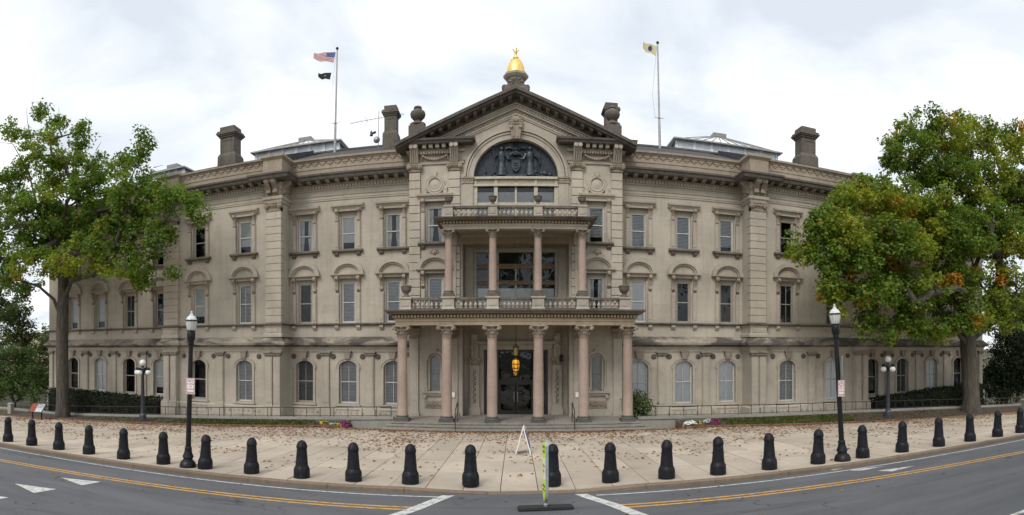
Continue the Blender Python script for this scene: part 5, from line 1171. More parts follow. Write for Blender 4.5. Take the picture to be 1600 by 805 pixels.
# ------------------------------------------------------------------ bollards
def make_bollard(loc, label):
    r = root('bollard', loc, label, 'bollard', 'black bollards along the kerb')
    m = MB(); m.lathe([(0.205, 0), (0.208, 0.02), (0.205, 0.2), (0.195, 0.24), (0.172, 0.285), (0.165, 0.30)], 0, 0, 0, 12); m.obj('base', 'bollard_iron', r, True)
    m = MB(); m.lathe([(0.163, 0.30), (0.158, 0.32), (0.128, 0.70), (0.128, 0.74)], 0, 0, 0, 20); m.obj('shaft', 'bollard_iron', r, True)
    m = MB(); m.lathe([(0.137, 0.735), (0.139, 0.75), (0.137, 0.80), (0.128, 0.815), (0.122, 0.84), (0.1, 0.885), (0.06, 0.92), (0.02, 0.935)], 0, 0, 0, 20); m.obj('cap', 'bollard_iron', r, True)
    return r
bpx = [12.6, 49.6, 92, 139, 193, 255.4, 320.6, 393, 471.5, 552.4, 641.3, 735.4, 863.3, 953.9, 1041.5, 1122, 1202.4, 1278, 1348, 1409.6, 1467, 1515.9, 1558.6, 1594.7]
names_l = ['leftmost black bollard of the kerb row', 'second black bollard from the left end of the row', 'third black bollard from the left end of the row', 'fourth black bollard from the left end of the row', 'fifth black bollard from the left, left of the tall lamp post by two', 'black bollard just left of the left tall lamp post', 'black bollard just right of the left tall lamp post', 'second black bollard right of the left tall lamp post', 'third black bollard right of the left tall lamp post', 'fourth black bollard right of the left tall lamp post', 'second black bollard left of the crosswalk sign and gap', 'black bollard standing just left of the crosswalk centre', 'black bollard half hidden behind the lime crosswalk sign', 'first black bollard right of the one behind the crosswalk sign', 'second black bollard right of the one behind the crosswalk sign', 'third black bollard left of the right tall lamp post', 'second black bollard left of the right tall lamp post', 'black bollard just left of the right tall lamp post', 'black bollard just right of the right tall lamp post', 'second black bollard right of the right tall lamp post', 'fourth black bollard from the right end of the row', 'third black bollard from the right end of the row', 'second black bollard from the right end of the row', 'rightmost black bollard, cut by the photo edge']
b0 = None
for x, lab in zip(bpx, names_l):
    X = 13.0*tan((x-CX)/F); loc = (X, 13.0, gz(X, 13.0)-0.004)
    if b0 is None: b0 = make_bollard(loc, lab)
    else: c_ = copy_thing(b0, loc, 0, lab); c_.rotation_euler = (radians(random.uniform(-1.3, 1.3)), radians(random.uniform(-1.3, 1.3)), random.uniform(0, 6))

# ------------------------------------------------------------------ tall lamp posts, signs on them
def lamp_post(loc, lean, label):
    r = root('lamp_post', loc, label, 'lamp post', 'tall acorn lamp posts'); r.rotation_euler = (0, lean, 0)
    m = MB(); m.lathe([(0.235, 0), (0.24, 0.05), (0.22, 0.1), (0.2, 0.15), (0.14, 0.2), (0.13, 0.25), (0.16, 0.28), (0.15, 0.32), (0.115, 0.4), (0.1, 0.5), (0.105, 0.54), (0.09, 0.56)], 0, 0, 0, 16); m.obj('base', 'lamp_iron', r, True)
    m = MB(); m.lathe([(0.078, 0.55), (0.072, 1.0), (0.062, 3.4)], 0, 0, 0, 12); m.obj('shaft', 'lamp_iron', r, True)
    m = MB(); m.lathe([(0.07, 3.38), (0.085, 3.4), (0.085, 3.45), (0.08, 3.47), (0.115, 3.55), (0.12, 3.72), (0.1, 3.76), (0.13, 3.79)], 0, 0, 0, 14); m.obj('collar', 'lamp_iron', r, True)
    m = MB(); m.lathe([(0.105, 3.79), (0.125, 3.84), (0.155, 3.98), (0.16, 4.05)], 0, 0, 0, 18); g = m.obj('globe', 'acorn_glass', r, True)
    m = MB()
    for k in range(12): a = 2*pi*k/12; m.tube([(0.113*cos(a), 0.113*sin(a), 3.8), (0.163*cos(a), 0.163*sin(a), 4.03)], 0.007, 4)
    m.obj('rib', 'sign_back', g)
    m = MB(); m.lathe([(0.168, 4.04), (0.17, 4.07), (0.165, 4.085)], 0, 0, 0, 18); m.obj('band', 'brass_dark', r, True)
    m = MB(); m.lathe([(0.16, 4.085), (0.13, 4.14), (0.1, 4.18), (0.06, 4.2), (0.055, 4.23), (0.03, 4.25), (0.025, 4.28), (0.03, 4.3), (0.0, 4.34)], 0, 0, 0, 18); m.obj('cap', 'acorn_glass', r, True)
    return r
def on_plaza(x, Y): X = Y*tan((x-CX)/F); return (X, Y, gz(X, Y))
LPL = on_plaza(293.5, 12.95); LPR = on_plaza(1316.5, 12.95)
lamp_post(LPL, radians(1.7), 'tall black lamp post with an acorn lamp, left of the porch by the kerb')
lamp_post(LPR, radians(-3.6), 'tall black lamp post leaning slightly, in front of the right maple by the kerb')
def text_mesh(s, size, mat):
    c = bpy.data.curves.new('lettering', 'FONT'); c.body = s; c.size = size; c.align_x = 'CENTER'; c.align_y = 'CENTER'; c.extrude = 0.001
    o = bpy.data.objects.new('lettering_tmp', c); me = bpy.data.meshes.new_from_object(o); bpy.data.objects.remove(o); bpy.data.curves.remove(c)
    me.materials.clear(); me.materials.append(MATS[mat]); return me
def plate_sign(loc, rotz, w, h, lines, label, symbol):
    r = root('parking_sign', loc, label, 'sign', None, False, rotz)
    m = MB(); m.box(-w/2, w/2, -0.004, 0.004, -h/2, h/2); p = m.obj('plate', 'sign_white', r)
    m = MB(); t = 0.012
    for a, b, c, d in ((-w/2+0.012, w/2-0.012, h/2-0.024, h/2-0.012), (-w/2+0.012, w/2-0.012, -h/2+0.012, -h/2+0.024), (-w/2+0.012, -w/2+0.024, -h/2+0.024, h/2-0.024), (w/2-0.024, w/2-0.012, -h/2+0.024, h/2-0.024)): m.box(a, b, -0.0065, -0.005, c, d)
    m.obj('border', 'sign_red', p)
    for txt, z, sz in lines: inst('lettering', text_mesh(txt, sz, 'sign_red'), p, (0, -0.007, z), (pi/2, 0, 0))
    m = MB(); m.box(-w*0.28, w*0.28, -0.0065, -0.005, -h*0.40, -h*0.36)
    for q in (-1, 1): m.add([(q*w*0.4, -0.0065, -h*0.38), (q*w*0.27, -0.0065, -h*0.34), (q*w*0.27, -0.0065, -h*0.42)], [(0, 1, 2)])
    m.obj('arrow', 'sign_red', p, fix=False)
    if symbol:
        m = MB(); n_ = 24; i0 = [(0.05*cos(2*pi*i/n_), h*0.27+0.05*sin(2*pi*i/n_)) for i in range(n_+1)]; o0 = [(0.066*cos(2*pi*i/n_), h*0.27+0.066*sin(2*pi*i/n_)) for i in range(n_+1)]; ring(m, i0, o0, -0.0068, -0.005); m.obj('no_symbol', 'sign_red', p)
        inst('lettering', text_mesh('P', 0.085, 'sign_black'), p, (0, -0.0062, h*0.27), (pi/2, 0, 0))
    for z in (h*0.3, -h*0.3): MB().box(-0.09, 0.09, 0.004, 0.02, z-0.012, z+0.012).obj('clamp', 'steel', r)
    return r
pl = Vector(at(297.5, 603.5, 12.80)); plate_sign(pl, radians(8), 0.26, 0.44, [('NO', 0.14, 0.105), ('STOPPING', 0.055, 0.048), ('OR', -0.01, 0.05), ('STANDING', -0.085, 0.048)], 'small white and red no stopping sign on the left lamp post', False)
pr = Vector(at(1314.5, 607, 12.80)); plate_sign(pr, radians(-4), 0.2, 0.44, [('NO', 0.05, 0.05), ('STOPPING', 0.0, 0.036), ('OR', -0.045, 0.036), ('STANDING', -0.09, 0.036)], 'small white and red parking sign on the right lamp post', True)
bk = root('traffic_sign', at(1315.5, 573, 12.93), 'grey back of a traffic sign fixed side-on to the right lamp post', 'sign'); bk.rotation_euler = (0, 0, radians(62))
m = MB(); m.box(-0.2, 0.24, -0.004, 0.004, -0.3, 0.3); m.obj('plate', 'sign_back', bk)
MB().box(-0.12, 0.12, 0.004, 0.02, 0.2, 0.22).obj('clamp', 'steel', bk)

# ------------------------------------------------------------------ globe lamps on the lawn
def lawn_z(x, y): return gz(x, 24.2)+0.05 + (y-24.2)/1.75*(wall_top(x)-0.2-gz(x, 24.2)-0.05)
def globe_lamp(px, label):
    Y = 24.7; X = Y*tan((px-CX)/F); r = root('globe_lamp', (X, Y, lawn_z(X, Y)-0.02), label, 'lamp post', 'three-globe lamps on the lawn')
    m = MB(); m.lathe([(0.3, 0), (0.3, 0.1), (0.22, 0.14), (0.2, 0.36), (0.15, 0.44), (0.13, 0.5)], 0, 0, 0, 8); m.obj('base', 'blue_iron', r)
    m = MB(); m.lathe([(0.12, 0.48), (0.085, 2.85), (0.12, 2.9), (0.12, 2.98), (0.07, 3.05), (0.1, 3.12)], 0, 0, 0, 12); m.obj('shaft', 'blue_iron', r, True)
    for k in range(4):
        a = k*pi/2+0.12; c, s_ = cos(a), sin(a)
        m = MB(); m.tube([(0.05*c, 0.05*s_, 2.72), (0.2*c, 0.2*s_, 2.82), (0.34*c, 0.34*s_, 2.98)], [0.06, 0.05, 0.05], 8); m.lathe([(0.1, 2.9), (0.11, 2.96), (0.06, 3.04)], 0.36*c, 0.36*s_, 0, 10); o = m.obj('arm', 'lamp_iron', r, True)
        m = MB(); m.blob((0.36*c, 0.36*s_, 2.76), (0.17, 0.17, 0.16), 16, 10); m.obj('globe', 'globe_glass', o, True)
    m = MB(); m.blob((0, 0, 3.3), (0.19, 0.19, 0.19), 18, 12); m.obj('globe', 'globe_glass', r, True)
globe_lamp(223, 'dark lamp with white globes in front of the left hedge'); globe_lamp(1387.5, 'dark lamp with white globes in front of the right hedge')

# ------------------------------------------------------------------ railing on the low walls
def railing(a, b, label):
    r = root('railing', ((a+b)/2, 26.06, 0), label, 'railing', 'thin black railings on the low walls', True)
    xs = rng(a, b, 2.2); H = 0.47
    m = MB(); m.tube([(x, 26.06, wall_top(x)+H) for x in rng(a, b, 0.8)], 0.022, 6); m.obj('rail', 'rail_iron', r)
    m = MB(); m.tube([(x, 26.06, wall_top(x)+0.06) for x in rng(a, b, 0.8)], 0.014, 6); m.obj('rail', 'rail_iron', r)
    for x in rng(a, b, 0.72): MB().tube([(x, 26.06, wall_top(x)-0.02), (x, 26.06, wall_top(x)+H)], 0.017, 6).obj('post', 'rail_iron', r)
railing(-44, -5.9, 'thin black railing along the wall left of the porch'); railing(5.9, 44, 'thin black railing along the wall right of the porch')
for px, lab in ((712, 'black handrail on the steps left of the doors'), (897, 'black handrail on the steps right of the doors')):
    X = 24.3*tan((px-CX)/F); r = root('handrail', (X, 24.3, -0.46), lab, 'handrail', 'handrails on the porch steps')
    m = MB(); m.tube([(0, -0.2, 0), (0, -0.2, 0.86), (0, -0.1, 0.93), (0, 0.75, 1.16), (0, 0.85, 1.12), (0, 0.85, 0.28)], 0.024, 8); m.obj('rail', 'rail_iron', r, True)
    m = MB(); m.tube([(0, -0.2, 0.5), (0, 0.85, 0.75)], 0.016, 6); m.obj('rail', 'rail_iron', r)

# ------------------------------------------------------------------ hanging lantern, wall lamp, plaques
r = root('hanging_lantern', (0.0, 26.0, 4.3), 'amber glowing lantern hanging on a chain before the doors', 'lantern', None, True)
m = MB()
for k in range(14): m.tube([(0, 26.0, 4.46-k*0.078), (0.012 if k % 2 else 0, 26.0+(0.012 if k % 2 == 0 else 0), 4.38-k*0.078)], 0.012, 5)
m.obj('chain', 'lamp_iron', r)
LT = Matrix.Translation((0, 26, 3.42)) @ Matrix.Diagonal((0.86, 0.86, 0.86, 1)) @ Matrix.Translation((0, -26, -3.62))
m = MB(); m.lathe([(0.02, 3.62), (0.06, 3.52), (0.15, 3.42), (0.17, 3.38), (0.15, 3.34)], 0, 26, 0, 8)
for k in range(8): a = 2*pi*(k+0.5)/8; m.tube([(0.13*cos(a), 26+0.13*sin(a), 3.36), (0.13*cos(a), 26+0.13*sin(a), 2.92)], 0.016, 4)
m.lathe([(0.15, 2.94), (0.15, 2.9), (0.06, 2.86), (0.05, 2.78)], 0, 26, 0, 8); m.xf(LT); m.obj('upper_cage', 'brass_dark', r)
m = MB(); m.lathe([(0.115, 3.35), (0.115, 2.93)], 0, 26, 0, 8); m.xf(LT); m.obj('upper_glass', 'dim_amber', r)
m = MB(); m.lathe([(0.05, 2.74), (0.15, 2.68), (0.2, 2.55), (0.205, 2.42), (0.18, 2.25), (0.15, 2.12), (0.05, 2.06)], 0, 26, 0, 16); m.xf(LT); m.obj('amber_globe', 'amber_glass', r, True)
m = MB()
for z, q in ((2.46, 0.218), (2.24, 0.19), (2.7, 0.14)):
    m.lathe([(q, z-0.02), (q+0.016, z), (q, z+0.02)], 0, 26, 0, 16, caps=False)
for k in range(6):
    a = 2*pi*k/6; m.tube([(0.08*cos(a), 26+0.08*sin(a), 2.76), (0.21*cos(a), 26+0.21*sin(a), 2.55), (0.19*cos(a), 26+0.19*sin(a), 2.2), (0.06*cos(a), 26+0.06*sin(a), 2.04)], 0.018, 5)
m.lathe([(0.03, 2.06), (0.04, 2.02), (0.01, 1.96)], 0, 26, 0, 8); m.xf(LT); m.obj('lower_cage', 'lamp_iron', r)
gl = bpy.data.lights.new('lantern_light', 'POINT'); gl.energy = 2; gl.color = (1, 0.5, 0.12); gl.shadow_soft_size = 0.1
go = bpy.data.objects.new('lantern_light', gl); col.objects.link(go); go.location = (0, 26.0, 1.85)
p = at(877, 559, YPV-0.2); r = root('wall_lantern', p, 'small dark wall lantern right of the doors', 'lantern')
m = MB(); m.box(-0.05, 0.05, 0.1, 0.2, -0.18, 0.12); m.tube([(0, 0.15, 0.1), (0, 0.05, 0.18), (0, -0.05, 0.12)], 0.02, 6); m.obj('bracket', 'lamp_iron', r)
m = MB(); m.lathe([(0.04, -0.22), (0.08, -0.18), (0.1, 0.05), (0.12, 0.07), (0.03, 0.16), (0.01, 0.24)], 0, -0.05, 0, 6); m.obj('cage', 'lamp_iron', r)
for px, lab in ((708, 'small white notice on the wall left of the doors'), (902, 'small white notice on the wall right of the doors')):
    p = at(px, 617, YPV-0.13); r = root('notice', p, lab, 'notice', 'white notices by the entrance')
    m = MB(); m.box(-0.11, 0.11, -0.012, 0.02, -0.14, 0.14); o = m.obj('frame', 'wood_grey', r); m = MB(); m.box(-0.09, 0.09, -0.018, -0.012, -0.12, 0.12); m.obj('sheet', 'sign_white', r)

# ------------------------------------------------------------------ A-frame board on the plaza
X, Y = 17.9*tan((818-CX)/F), 17.9; r = root('sandwich_board', (X, Y, gz(X, Y)), 'white folding sandwich board seen edge-on on the plaza', 'sign'); r.scale = (0.93, 0.93, 0.93); r.rotation_euler = (0, 0, radians(-3))
for s, mt in ((-1, 'sign_white'), (1, 'sign_white')):
    m = MB(); T = Matrix.Rotation(s*radians(-15.5), 4, 'Y')
    m.box(-0.018, 0.018, -0.32, -0.28, -0.92, 0); m.box(-0.018, 0.018, 0.28, 0.32, -0.92, 0); m.box(-0.012, 0.012, -0.28, 0.28, -0.84, -0.02); m.xf(Matrix.Translation((s*0.012, 0, 0.90)) @ T); p = m.obj('panel', mt, r)
    m = MB(); x = s*0.016; m.box(min(x, x+s*0.003), max(x, x+s*0.003), -0.25, 0.25, -0.76, -0.12); m.xf(Matrix.Translation((s*0.012, 0, 0.90)) @ T); m.obj('poster', 'flag_blue' if s > 0 else 'panel_grey', p)
MB().tube([(0, -0.33, 0.90), (0, 0.33, 0.90)], 0.022, 8).obj('hinge', 'sign_white', r)

# ------------------------------------------------------------------ in-street crosswalk sign
X, Y = road_pt(852.5, 796); r = root('crosswalk_sign', (X, Y, rz(X, Y)), 'lime yellow in-street crosswalk sign on black rubber base, seen edge-on', 'sign')
m = MB(); m.box(-0.56, 0.56, -0.14, 0.14, 0, 0.06); me = m.mesh('base', 'rubber')
bm = bmesh.new(); bm.from_mesh(me); bmesh.ops.bevel(bm, geom=list(bm.edges), offset=0.025, segments=2, affect='EDGES'); bm.to_mesh(me); bm.free()
bs = inst('base', me, r, None, (0, 0, radians(4)))
for q in (-0.42, 0.42): MB().lathe([(0.04, 0.06), (0.03, 0.068)], q, -0.03, 0, 12).obj('boss', 'sign_black', bs)
m = MB(); m.lathe([(0.04, 0.05), (0.045, 0.09), (0.03, 0.13)], 0, 0, 0, 10); m.obj('spring', 'steel', r)
ang = radians(81)                                            # the panel faces along the road
m = MB(); w, z0, z1 = 0.155, 0.14, 1.38; sh = [(-0.04, z0), (0.04, z0), (w*0.8, z0+0.1), (w, z0+0.22), (w, z1-0.1), (w*0.7, z1-0.02), (0, z1), (-w*0.7, z1-0.02), (-w, z1-0.1), (-w, z0+0.22), (-w*0.8, z0+0.1)]
m.prism_y(sh, -0.03, 0.03); me = m.mesh('panel', 'sign_back'); bm = bmesh.new(); bm.from_mesh(me); bmesh.ops.bevel(bm, geom=list(bm.edges), offset=0.012, segments=2, affect='EDGES'); bm.to_mesh(me); bm.free()
pan = inst('panel', me, r, None, (0, 0, -ang))
m = MB(); m.prism_y([(-w*0.86, z1-0.30), (w*0.86, z1-0.30), (w*0.86, z1-0.1), (w*0.6, z1-0.045), (-w*0.6, z1-0.045), (-w*0.86, z1-0.1)], -0.034, -0.0305); m.obj('lime_field', 'sign_lime', pan)
m = MB(); m.prism_y([(-0.03, z0+0.04), (0.03, z0+0.04), (w*0.7, z0+0.14), (w*0.86, z0+0.22), (w*0.86, z0+0.40), (-w*0.86, z0+0.40), (-w*0.86, z0+0.22), (-w*0.7, z0+0.14)], -0.034, -0.0305); m.obj('lime_field', 'sign_lime', pan)
m = MB(); m.box(-w*0.86, w*0.86, -0.034, -0.0305, z0+0.402, z1-0.302); m.obj('lime_field', 'sign_lime', pan)
m = MB(); m.box(-w*0.45, w*0.7, -0.038, -0.034, z0+0.46, z1-0.36); m.obj('white_field', 'sign_white', pan)
for txt, z, sz, mt in (('STATE', z1-0.14, 0.075, 'sign_black'), ('LAW', z1-0.235, 0.085, 'sign_black'), ('STOP', z0+0.72, 0.08, 'sign_red'), ('FOR', z0+0.62, 0.06, 'sign_black'), ('WITHIN', z0+0.33, 0.06, 'sign_black'), ('CROSSWALK', z0+0.25, 0.042, 'sign_black')):
    inst('lettering', text_mesh(txt, sz, mt), pan, (0, -0.0395, z), (pi/2, 0, 0))

# ------------------------------------------------------------------ flagpoles, flags, aerial
def flagpole(px, ptop, py_base, Y, label):
    b = at(px-2, py_base, Y); t = at(ptop[0], ptop[1], Y); r = root('flagpole', (b.x, b.y, b.z-0.8), label, 'flagpole', 'flagpoles on the roof', True)
    m = MB(); v = t-b; m.tube([b-v*0.1, b+v*0.26, b+v*0.28, t], [0.085, 0.075, 0.06, 0.04], 10); m.obj('pole', 'pole_grey', r, True)
    m = MB(); q = b+v*0.29; m.lathe([(0.09, -0.03), (0.09, 0.03)], q.x, q.y, q.z, 8); m.tube([q-Vector((0.3, 0, 0)), q+Vector((0.3, 0, 0))], 0.015, 5); m.obj('cleat', 'pole_grey', r)
    m = MB(); m.blob((t.x, t.y, t.z+0.05), (0.09, 0.09, 0.09), 12, 8); m.obj('finial_ball', 'lamp_iron', r, True)
    m = MB(); h0 = t+Vector((-0.06, -0.05, -0.2)); m.tube([h0, h0+Vector((-0.3, -0.1, -3.0)), q+Vector((-0.25, 0, 0))], 0.008, 4); m.obj('halyard', 'pole_grey', r)
    return b, t
YF = 33.0
bl_, tl_ = flagpole(525, (527, 77), 240, YF, 'grey flagpole on the left roof flying the stars and stripes'); br_, tr_ = flagpole(1033, (1027.5, 68), 232, YF, 'grey flagpole on the right roof flying the pale yellow flag')
def flag(name, label, corners, nu, nv, colour, mats, wave):
    """corners: hoist top, hoist bottom, fly bottom, fly top (world); colour(u, v) -> material index, u from hoist, v from top"""
    a, b, c, d = corners; vs = []; m = MB()
    for j in range(nv+1):
        for i in range(nu+1):
            u, v = i/nu, j/nv; p = (a.lerp(d, u)).lerp(b.lerp(c, u), v); k = wave*u
            p = p+Vector((0.2*k*sin(v*2+u*4), k*sin(u*9+v*1.5), k*0.55*sin(u*6.5+0.6))); vs.append(p)
    for j in range(nv):
        for i in range(nu):
            m.f.append((j*(nu+1)+i, j*(nu+1)+i+1, (j+1)*(nu+1)+i+1, (j+1)*(nu+1)+i)); m.mi.append(colour((i+0.5)/nu, (j+0.5)/nv))
    m.v = [tuple(v) for v in vs]; o = m.obj(name, mats, None, True, fix=False); tag(o, label, 'flag'); return o
def usa(u, v):
    if u < 0.42 and v < 7/13:
        i, j = int(u*48), int(v*39); return 1 if (i % 3 == 1 and j % 3 == 1) else 2
    return 0 if int(v*13) % 2 == 0 else 1
flag('national_flag', 'red, white and blue striped flag with stars flying at the left pole top', [at(524.5, 81.5, YF-0.1), at(521.5, 98, YF-0.2), at(491, 93, YF-0.9), at(490.5, 83, YF-0.9)], 48, 39, usa, ['flag_red', 'flag_white', 'flag_blue'], 0.09)
flag('black_flag', 'small black flag flying below the striped flag', [at(518, 113.5, YF-0.2), at(515.5, 124.5, YF-0.3), at(498, 122, YF-0.8), at(497.5, 114.5, YF-0.8)], 24, 16, lambda u, v: 1 if (u-0.45)**2*2.2+(v-0.5)**2 < 0.02 and (int(u*24)+int(v*16)) % 3 else 0, ['flag_black', 'panel_grey'], 0.09)
def buff(u, v):
    d = ((u-0.48)/0.16)**2+((v-0.5)/0.3)**2
    if d < 0.45: return 1
    if d < 1.0: return 2 if (int(u*30)+int(v*20)) % 2 else 1
    return 0
flag('buff_flag', 'pale yellow flag with blue emblem flying at the right pole top', [at(1026, 72, YF-0.1), at(1025, 88, YF-0.2), at(1004, 76.5, YF-0.9), at(1006, 65.5, YF-0.9)], 30, 20, buff, ['flag_buff', 'flag_blue', 'bronze_light'], 0.09)
p0 = at(590.5, 236, 31.5); r = root('roof_aerial', p0, 'thin rooftop aerial mast with dish beside the chimney', 'aerial', None, True)
m = MB(); m.tube([p0-Vector((0, 0, 0.6)), at(592, 174, 31.5)], 0.02, 6); m.obj('mast', 'pole_grey', r)
m = MB(); a, b = at(547, 193, 30.8), at(632, 178, 32.2); m.tube([a, b], 0.014, 5)
for i in range(12): q = a.lerp(b, (i+0.5)/12); l = 0.16+0.04*(i % 4); m.tube([q-Vector((0.02, l, 0.01)), q+Vector((0.02, l, 0.01))], 0.008, 4)
q = a.lerp(b, 0.32); m.tube([q, q+Vector((-0.25, 0, 0.3))], 0.01, 4); m.tube([q, q+Vector((-0.2, 0, -0.35))], 0.01, 4); m.obj('yagi', 'pole_grey', r)
m = MB(); c = at(588.5, 218.5, 31.3); m.lathe([(0.0, 0.12), (0.1, 0.1), (0.19, 0.0), (0.2, -0.01)], c.x, c.y, c.z, 16, 'y', False); m.obj('dish', 'steel', r, True)
m = MB(); c = at(586, 209, 31.4); m.tube([c+Vector((0.05, 0, 0.1)), c+Vector((-0.15, 0, 0.03)), c+Vector((-0.3, 0, 0.1))], [0.07, 0.06, 0.02], 8); m.tube([c+Vector((-0.22, 0, 0.2)), c+Vector((-0.22, 0, -0.1))], [0.03, 0.1], 8); m.obj('camera_head', 'lamp_iron', r, True)

# ------------------------------------------------------------------ information panel, posts at the far ends
X, Y = 23.2*tan((58-CX)/F), 23.2; g0 = gz(X, Y); r = root('information_panel', (X, Y, g0), 'tilted information panel in red and grey near the left tree trunk', 'sign', None, False, radians(20))
for q in (-0.32, 0.32): MB().box(q-0.035, q+0.035, -0.03, 0.03, 0, 0.62).obj('leg', 'lamp_iron', r)
T = Matrix.Translation((0, 0, 0.72)) @ Matrix.Rotation(radians(38), 4, 'X')
m = MB(); m.box(-0.5, 0.5, -0.42, 0.42, -0.02, 0.0); m.xf(T); p = m.obj('board', 'lamp_iron', r)
m = MB(); m.box(-0.46, -0.05, -0.38, 0.38, 0.0, 0.006); m.xf(T); m.obj('red_field', 'panel_red', p); m = MB(); m.box(-0.05, 0.46, -0.38, 0.38, 0.0, 0.006); m.xf(T); m.obj('grey_field', 'panel_grey', p)
m = MB(); 
for k in range(4): m.box(0.02, 0.4, -0.3+k*0.07, -0.27+k*0.07, 0.006, 0.009)
m.xf(T); m.obj('printed_lines', 'sign_white', p)
for px, py, lab in ((17, 646, 'squat grey stone post left of the information panel'), (1600, 640, 'pale stone post at the right photo edge by the railing')):
    Y = 24.9; X = Y*tan((px-CX)/F); z = at(px, py, Y).z; r = root('stone_post', (X, Y, z-0.3), lab, 'post'); m = MB(); m.box(-0.17, 0.17, -0.17, 0.17, -0.6, 0.98); m.obj('shaft', 'wall_concrete', r); m = MB(); m.frustum(0, 0, 0.98, 1.06, 0.2, 0.2, 0.12, 0.12); m.obj('cap', 'wall_concrete', r)

# ------------------------------------------------------------------ building beyond the right-hand trees
r = root('far_building', (76, 46, -2), 'cream building seen past the right tree', 'building', None, True)
m = MB(); m.box(63, 90, 44, 54, -2, 9.6); m.obj('wall', 'far_wall', r)
for k in range(8):
    for j in range(2):
        x = 64.2+k*2.6; z = 0.6+j*4.0
        f = MB().box(x-0.7, x+0.7, 43.93, 43.99, z-0.1, z+2.5).obj('window', 'wood_cream', r); MB().box(x-0.58, x+0.58, 43.9, 43.925, z, z+2.4).obj('pane', 'skylight_glass', f)
        MB().box(x-0.58, x+0.58, 43.88, 43.9, z+1.17, z+1.23).obj('glazing_bar', 'wood_cream', f)
MB().box(62.7, 90.3, 43.7, 54.3, 9.6, 10.1).obj('cornice', 'far_wall', r)
r = root('far_office', (-66, 60, -2), 'pale far building glimpsed left of the trees', 'building', None, True)
MB().box(-75, -62, 58, 70, -2, 5.6).obj('wall', 'far_wall', r); MB().box(-75.3, -61.7, 57.7, 70.3, 5.6, 6.0).obj('roof', 'skylight_metal', r)
# ------------------------------------------------------------------ plants
class Leaves:
    def __init__(s): s.v = []; s.f = []; s.c = []
    def leaf(s, p, d, n, size, tone, shape=0):
        """one leaf: a bent blade along d with normal n"""
        t = d.cross(n)
        if t.length < 1e-4: return
        t.normalize(); n = t.cross(d).normalized(); o = len(s.v); w = size*0.45
        if shape == 0:
            s.v += [p, p+d*size*0.45+t*w-n*size*0.08, p+d*size-n*size*0.15, p+d*size*0.45-t*w-n*size*0.08]; s.f.append((o, o+1, o+2, o+3)); k = 4
        elif shape == 1:                                       # lobed
            s.v += [p, p+d*size*0.3+t*w*1.15-n*size*0.1, p+d*size*0.62+t*w*0.5, p+d*size-n*size*0.12, p+d*size*0.62-t*w*0.5, p+d*size*0.3-t*w*1.15-n*size*0.1]; s.f.append((o, o+1, o+2, o+3, o+4, o+5)); k = 6
        s.c += [tone]*k
    def obj(s, name, mat, parent=None):
        me = bpy.data.meshes.new(name); me.from_pydata([tuple(v) for v in s.v], [], s.f); me.materials.append(MATS[mat])
        a = me.color_attributes.new('tone', 'FLOAT_COLOR', 'POINT')
        buf = [x for c in s.c for x in (c[0], c[1], c[2], 1.0)]; a.data.foreach_set('color', buf); me.update()
        return inst(name, me, parent)
def rdir(r):
    z = r.uniform(-1, 1); a = r.uniform(0, 2*pi); q = sqrt(1-z*z); return Vector((q*cos(a), q*sin(a), z))
def leafy_clump(L, r, c, rad, n, size, tone_fn, shape=1, up=0.5, shell=0.55):
    base = tone_fn()
    for _ in range(n):
        d0 = rdir(r); q = rad*(shell+(1-shell)*r.random())*(1 if r.random() < 0.75 else r.random()); p = c+Vector((d0.x*q, d0.y*q, d0.z*q*0.72))
        nrm = (d0*0.7+Vector((0, 0, up+r.uniform(0, 0.5)))+rdir(r)*0.5).normalized(); d = (rdir(r)+d0*0.5+Vector((0, 0, -0.5))).normalized()
        t = (min(1, max(0, base[0]+r.uniform(-0.22, 0.22))), base[1] if r.random() < 0.85 else min(1, base[1]+0.3), base[2] if r.random() < 0.93 else min(1, base[2]+0.35))
        L.leaf(p, d, nrm, size*r.uniform(0.55, 1.4), t, shape)

def branches(m, r, start_nodes, targets, trunk_r, jitter=0.3, tip=0.014, sag=0.0):
    """grow limbs from a trunk polyline to every target; thickness by the number of tips each segment carries"""
    nodes = [(Vector(p), i-1) for i, p in enumerate(start_nodes)]; nt = len(nodes)
    root_p = nodes[-1][0]
    for tgt in sorted(targets, key=lambda t: (t-root_p).length):
        best = None
        for i, (p, _) in enumerate(nodes):
            if i < nt-3: continue
            d = (tgt-p).length; back = max(0.0, (p-root_p).length-(tgt-root_p).length)*0.8; low = max(0, p.z-tgt.z)*0.35
            s_ = d+back+low
            if best is None or s_ < best[0]: best = (s_, i)
        p, i = nodes[best[1]][0], best[1]; L = (tgt-p).length; k = max(1, int(L/0.8)); prev = i
        for j in range(1, k+1):
            f = j/k; q = p.lerp(tgt, f)+Vector((r.uniform(-1, 1), r.uniform(-1, 1), r.uniform(-0.6, 0.6)+0.5*sin(pi*f)*(1 if L > 2 else 0)))*jitter*(0.5 if j == k else 1)*min(1, L/2)
            nodes.append((q, prev)); prev = len(nodes)-1
    cnt = [0]*len(nodes); haschild = [False]*len(nodes)
    for q, pr in nodes:
        if pr >= 0: haschild[pr] = True
    for i in range(len(nodes)-1, -1, -1):
        if not haschild[i]: cnt[i] += 1
        if nodes[i][1] >= 0: cnt[nodes[i][1]] += cnt[i]
    tot = cnt[0]; rad = [max(tip, trunk_r*0.8*(c/tot)**0.52) for c in cnt]
    for i, (q, pr) in enumerate(nodes):
        if pr >= 0 and i >= nt: m.tube([nodes[pr][0], q], [min(rad[pr], rad[i]*1.35), rad[i]], 7 if rad[i] > 0.06 else 4, caps=False)
    return nodes, rad

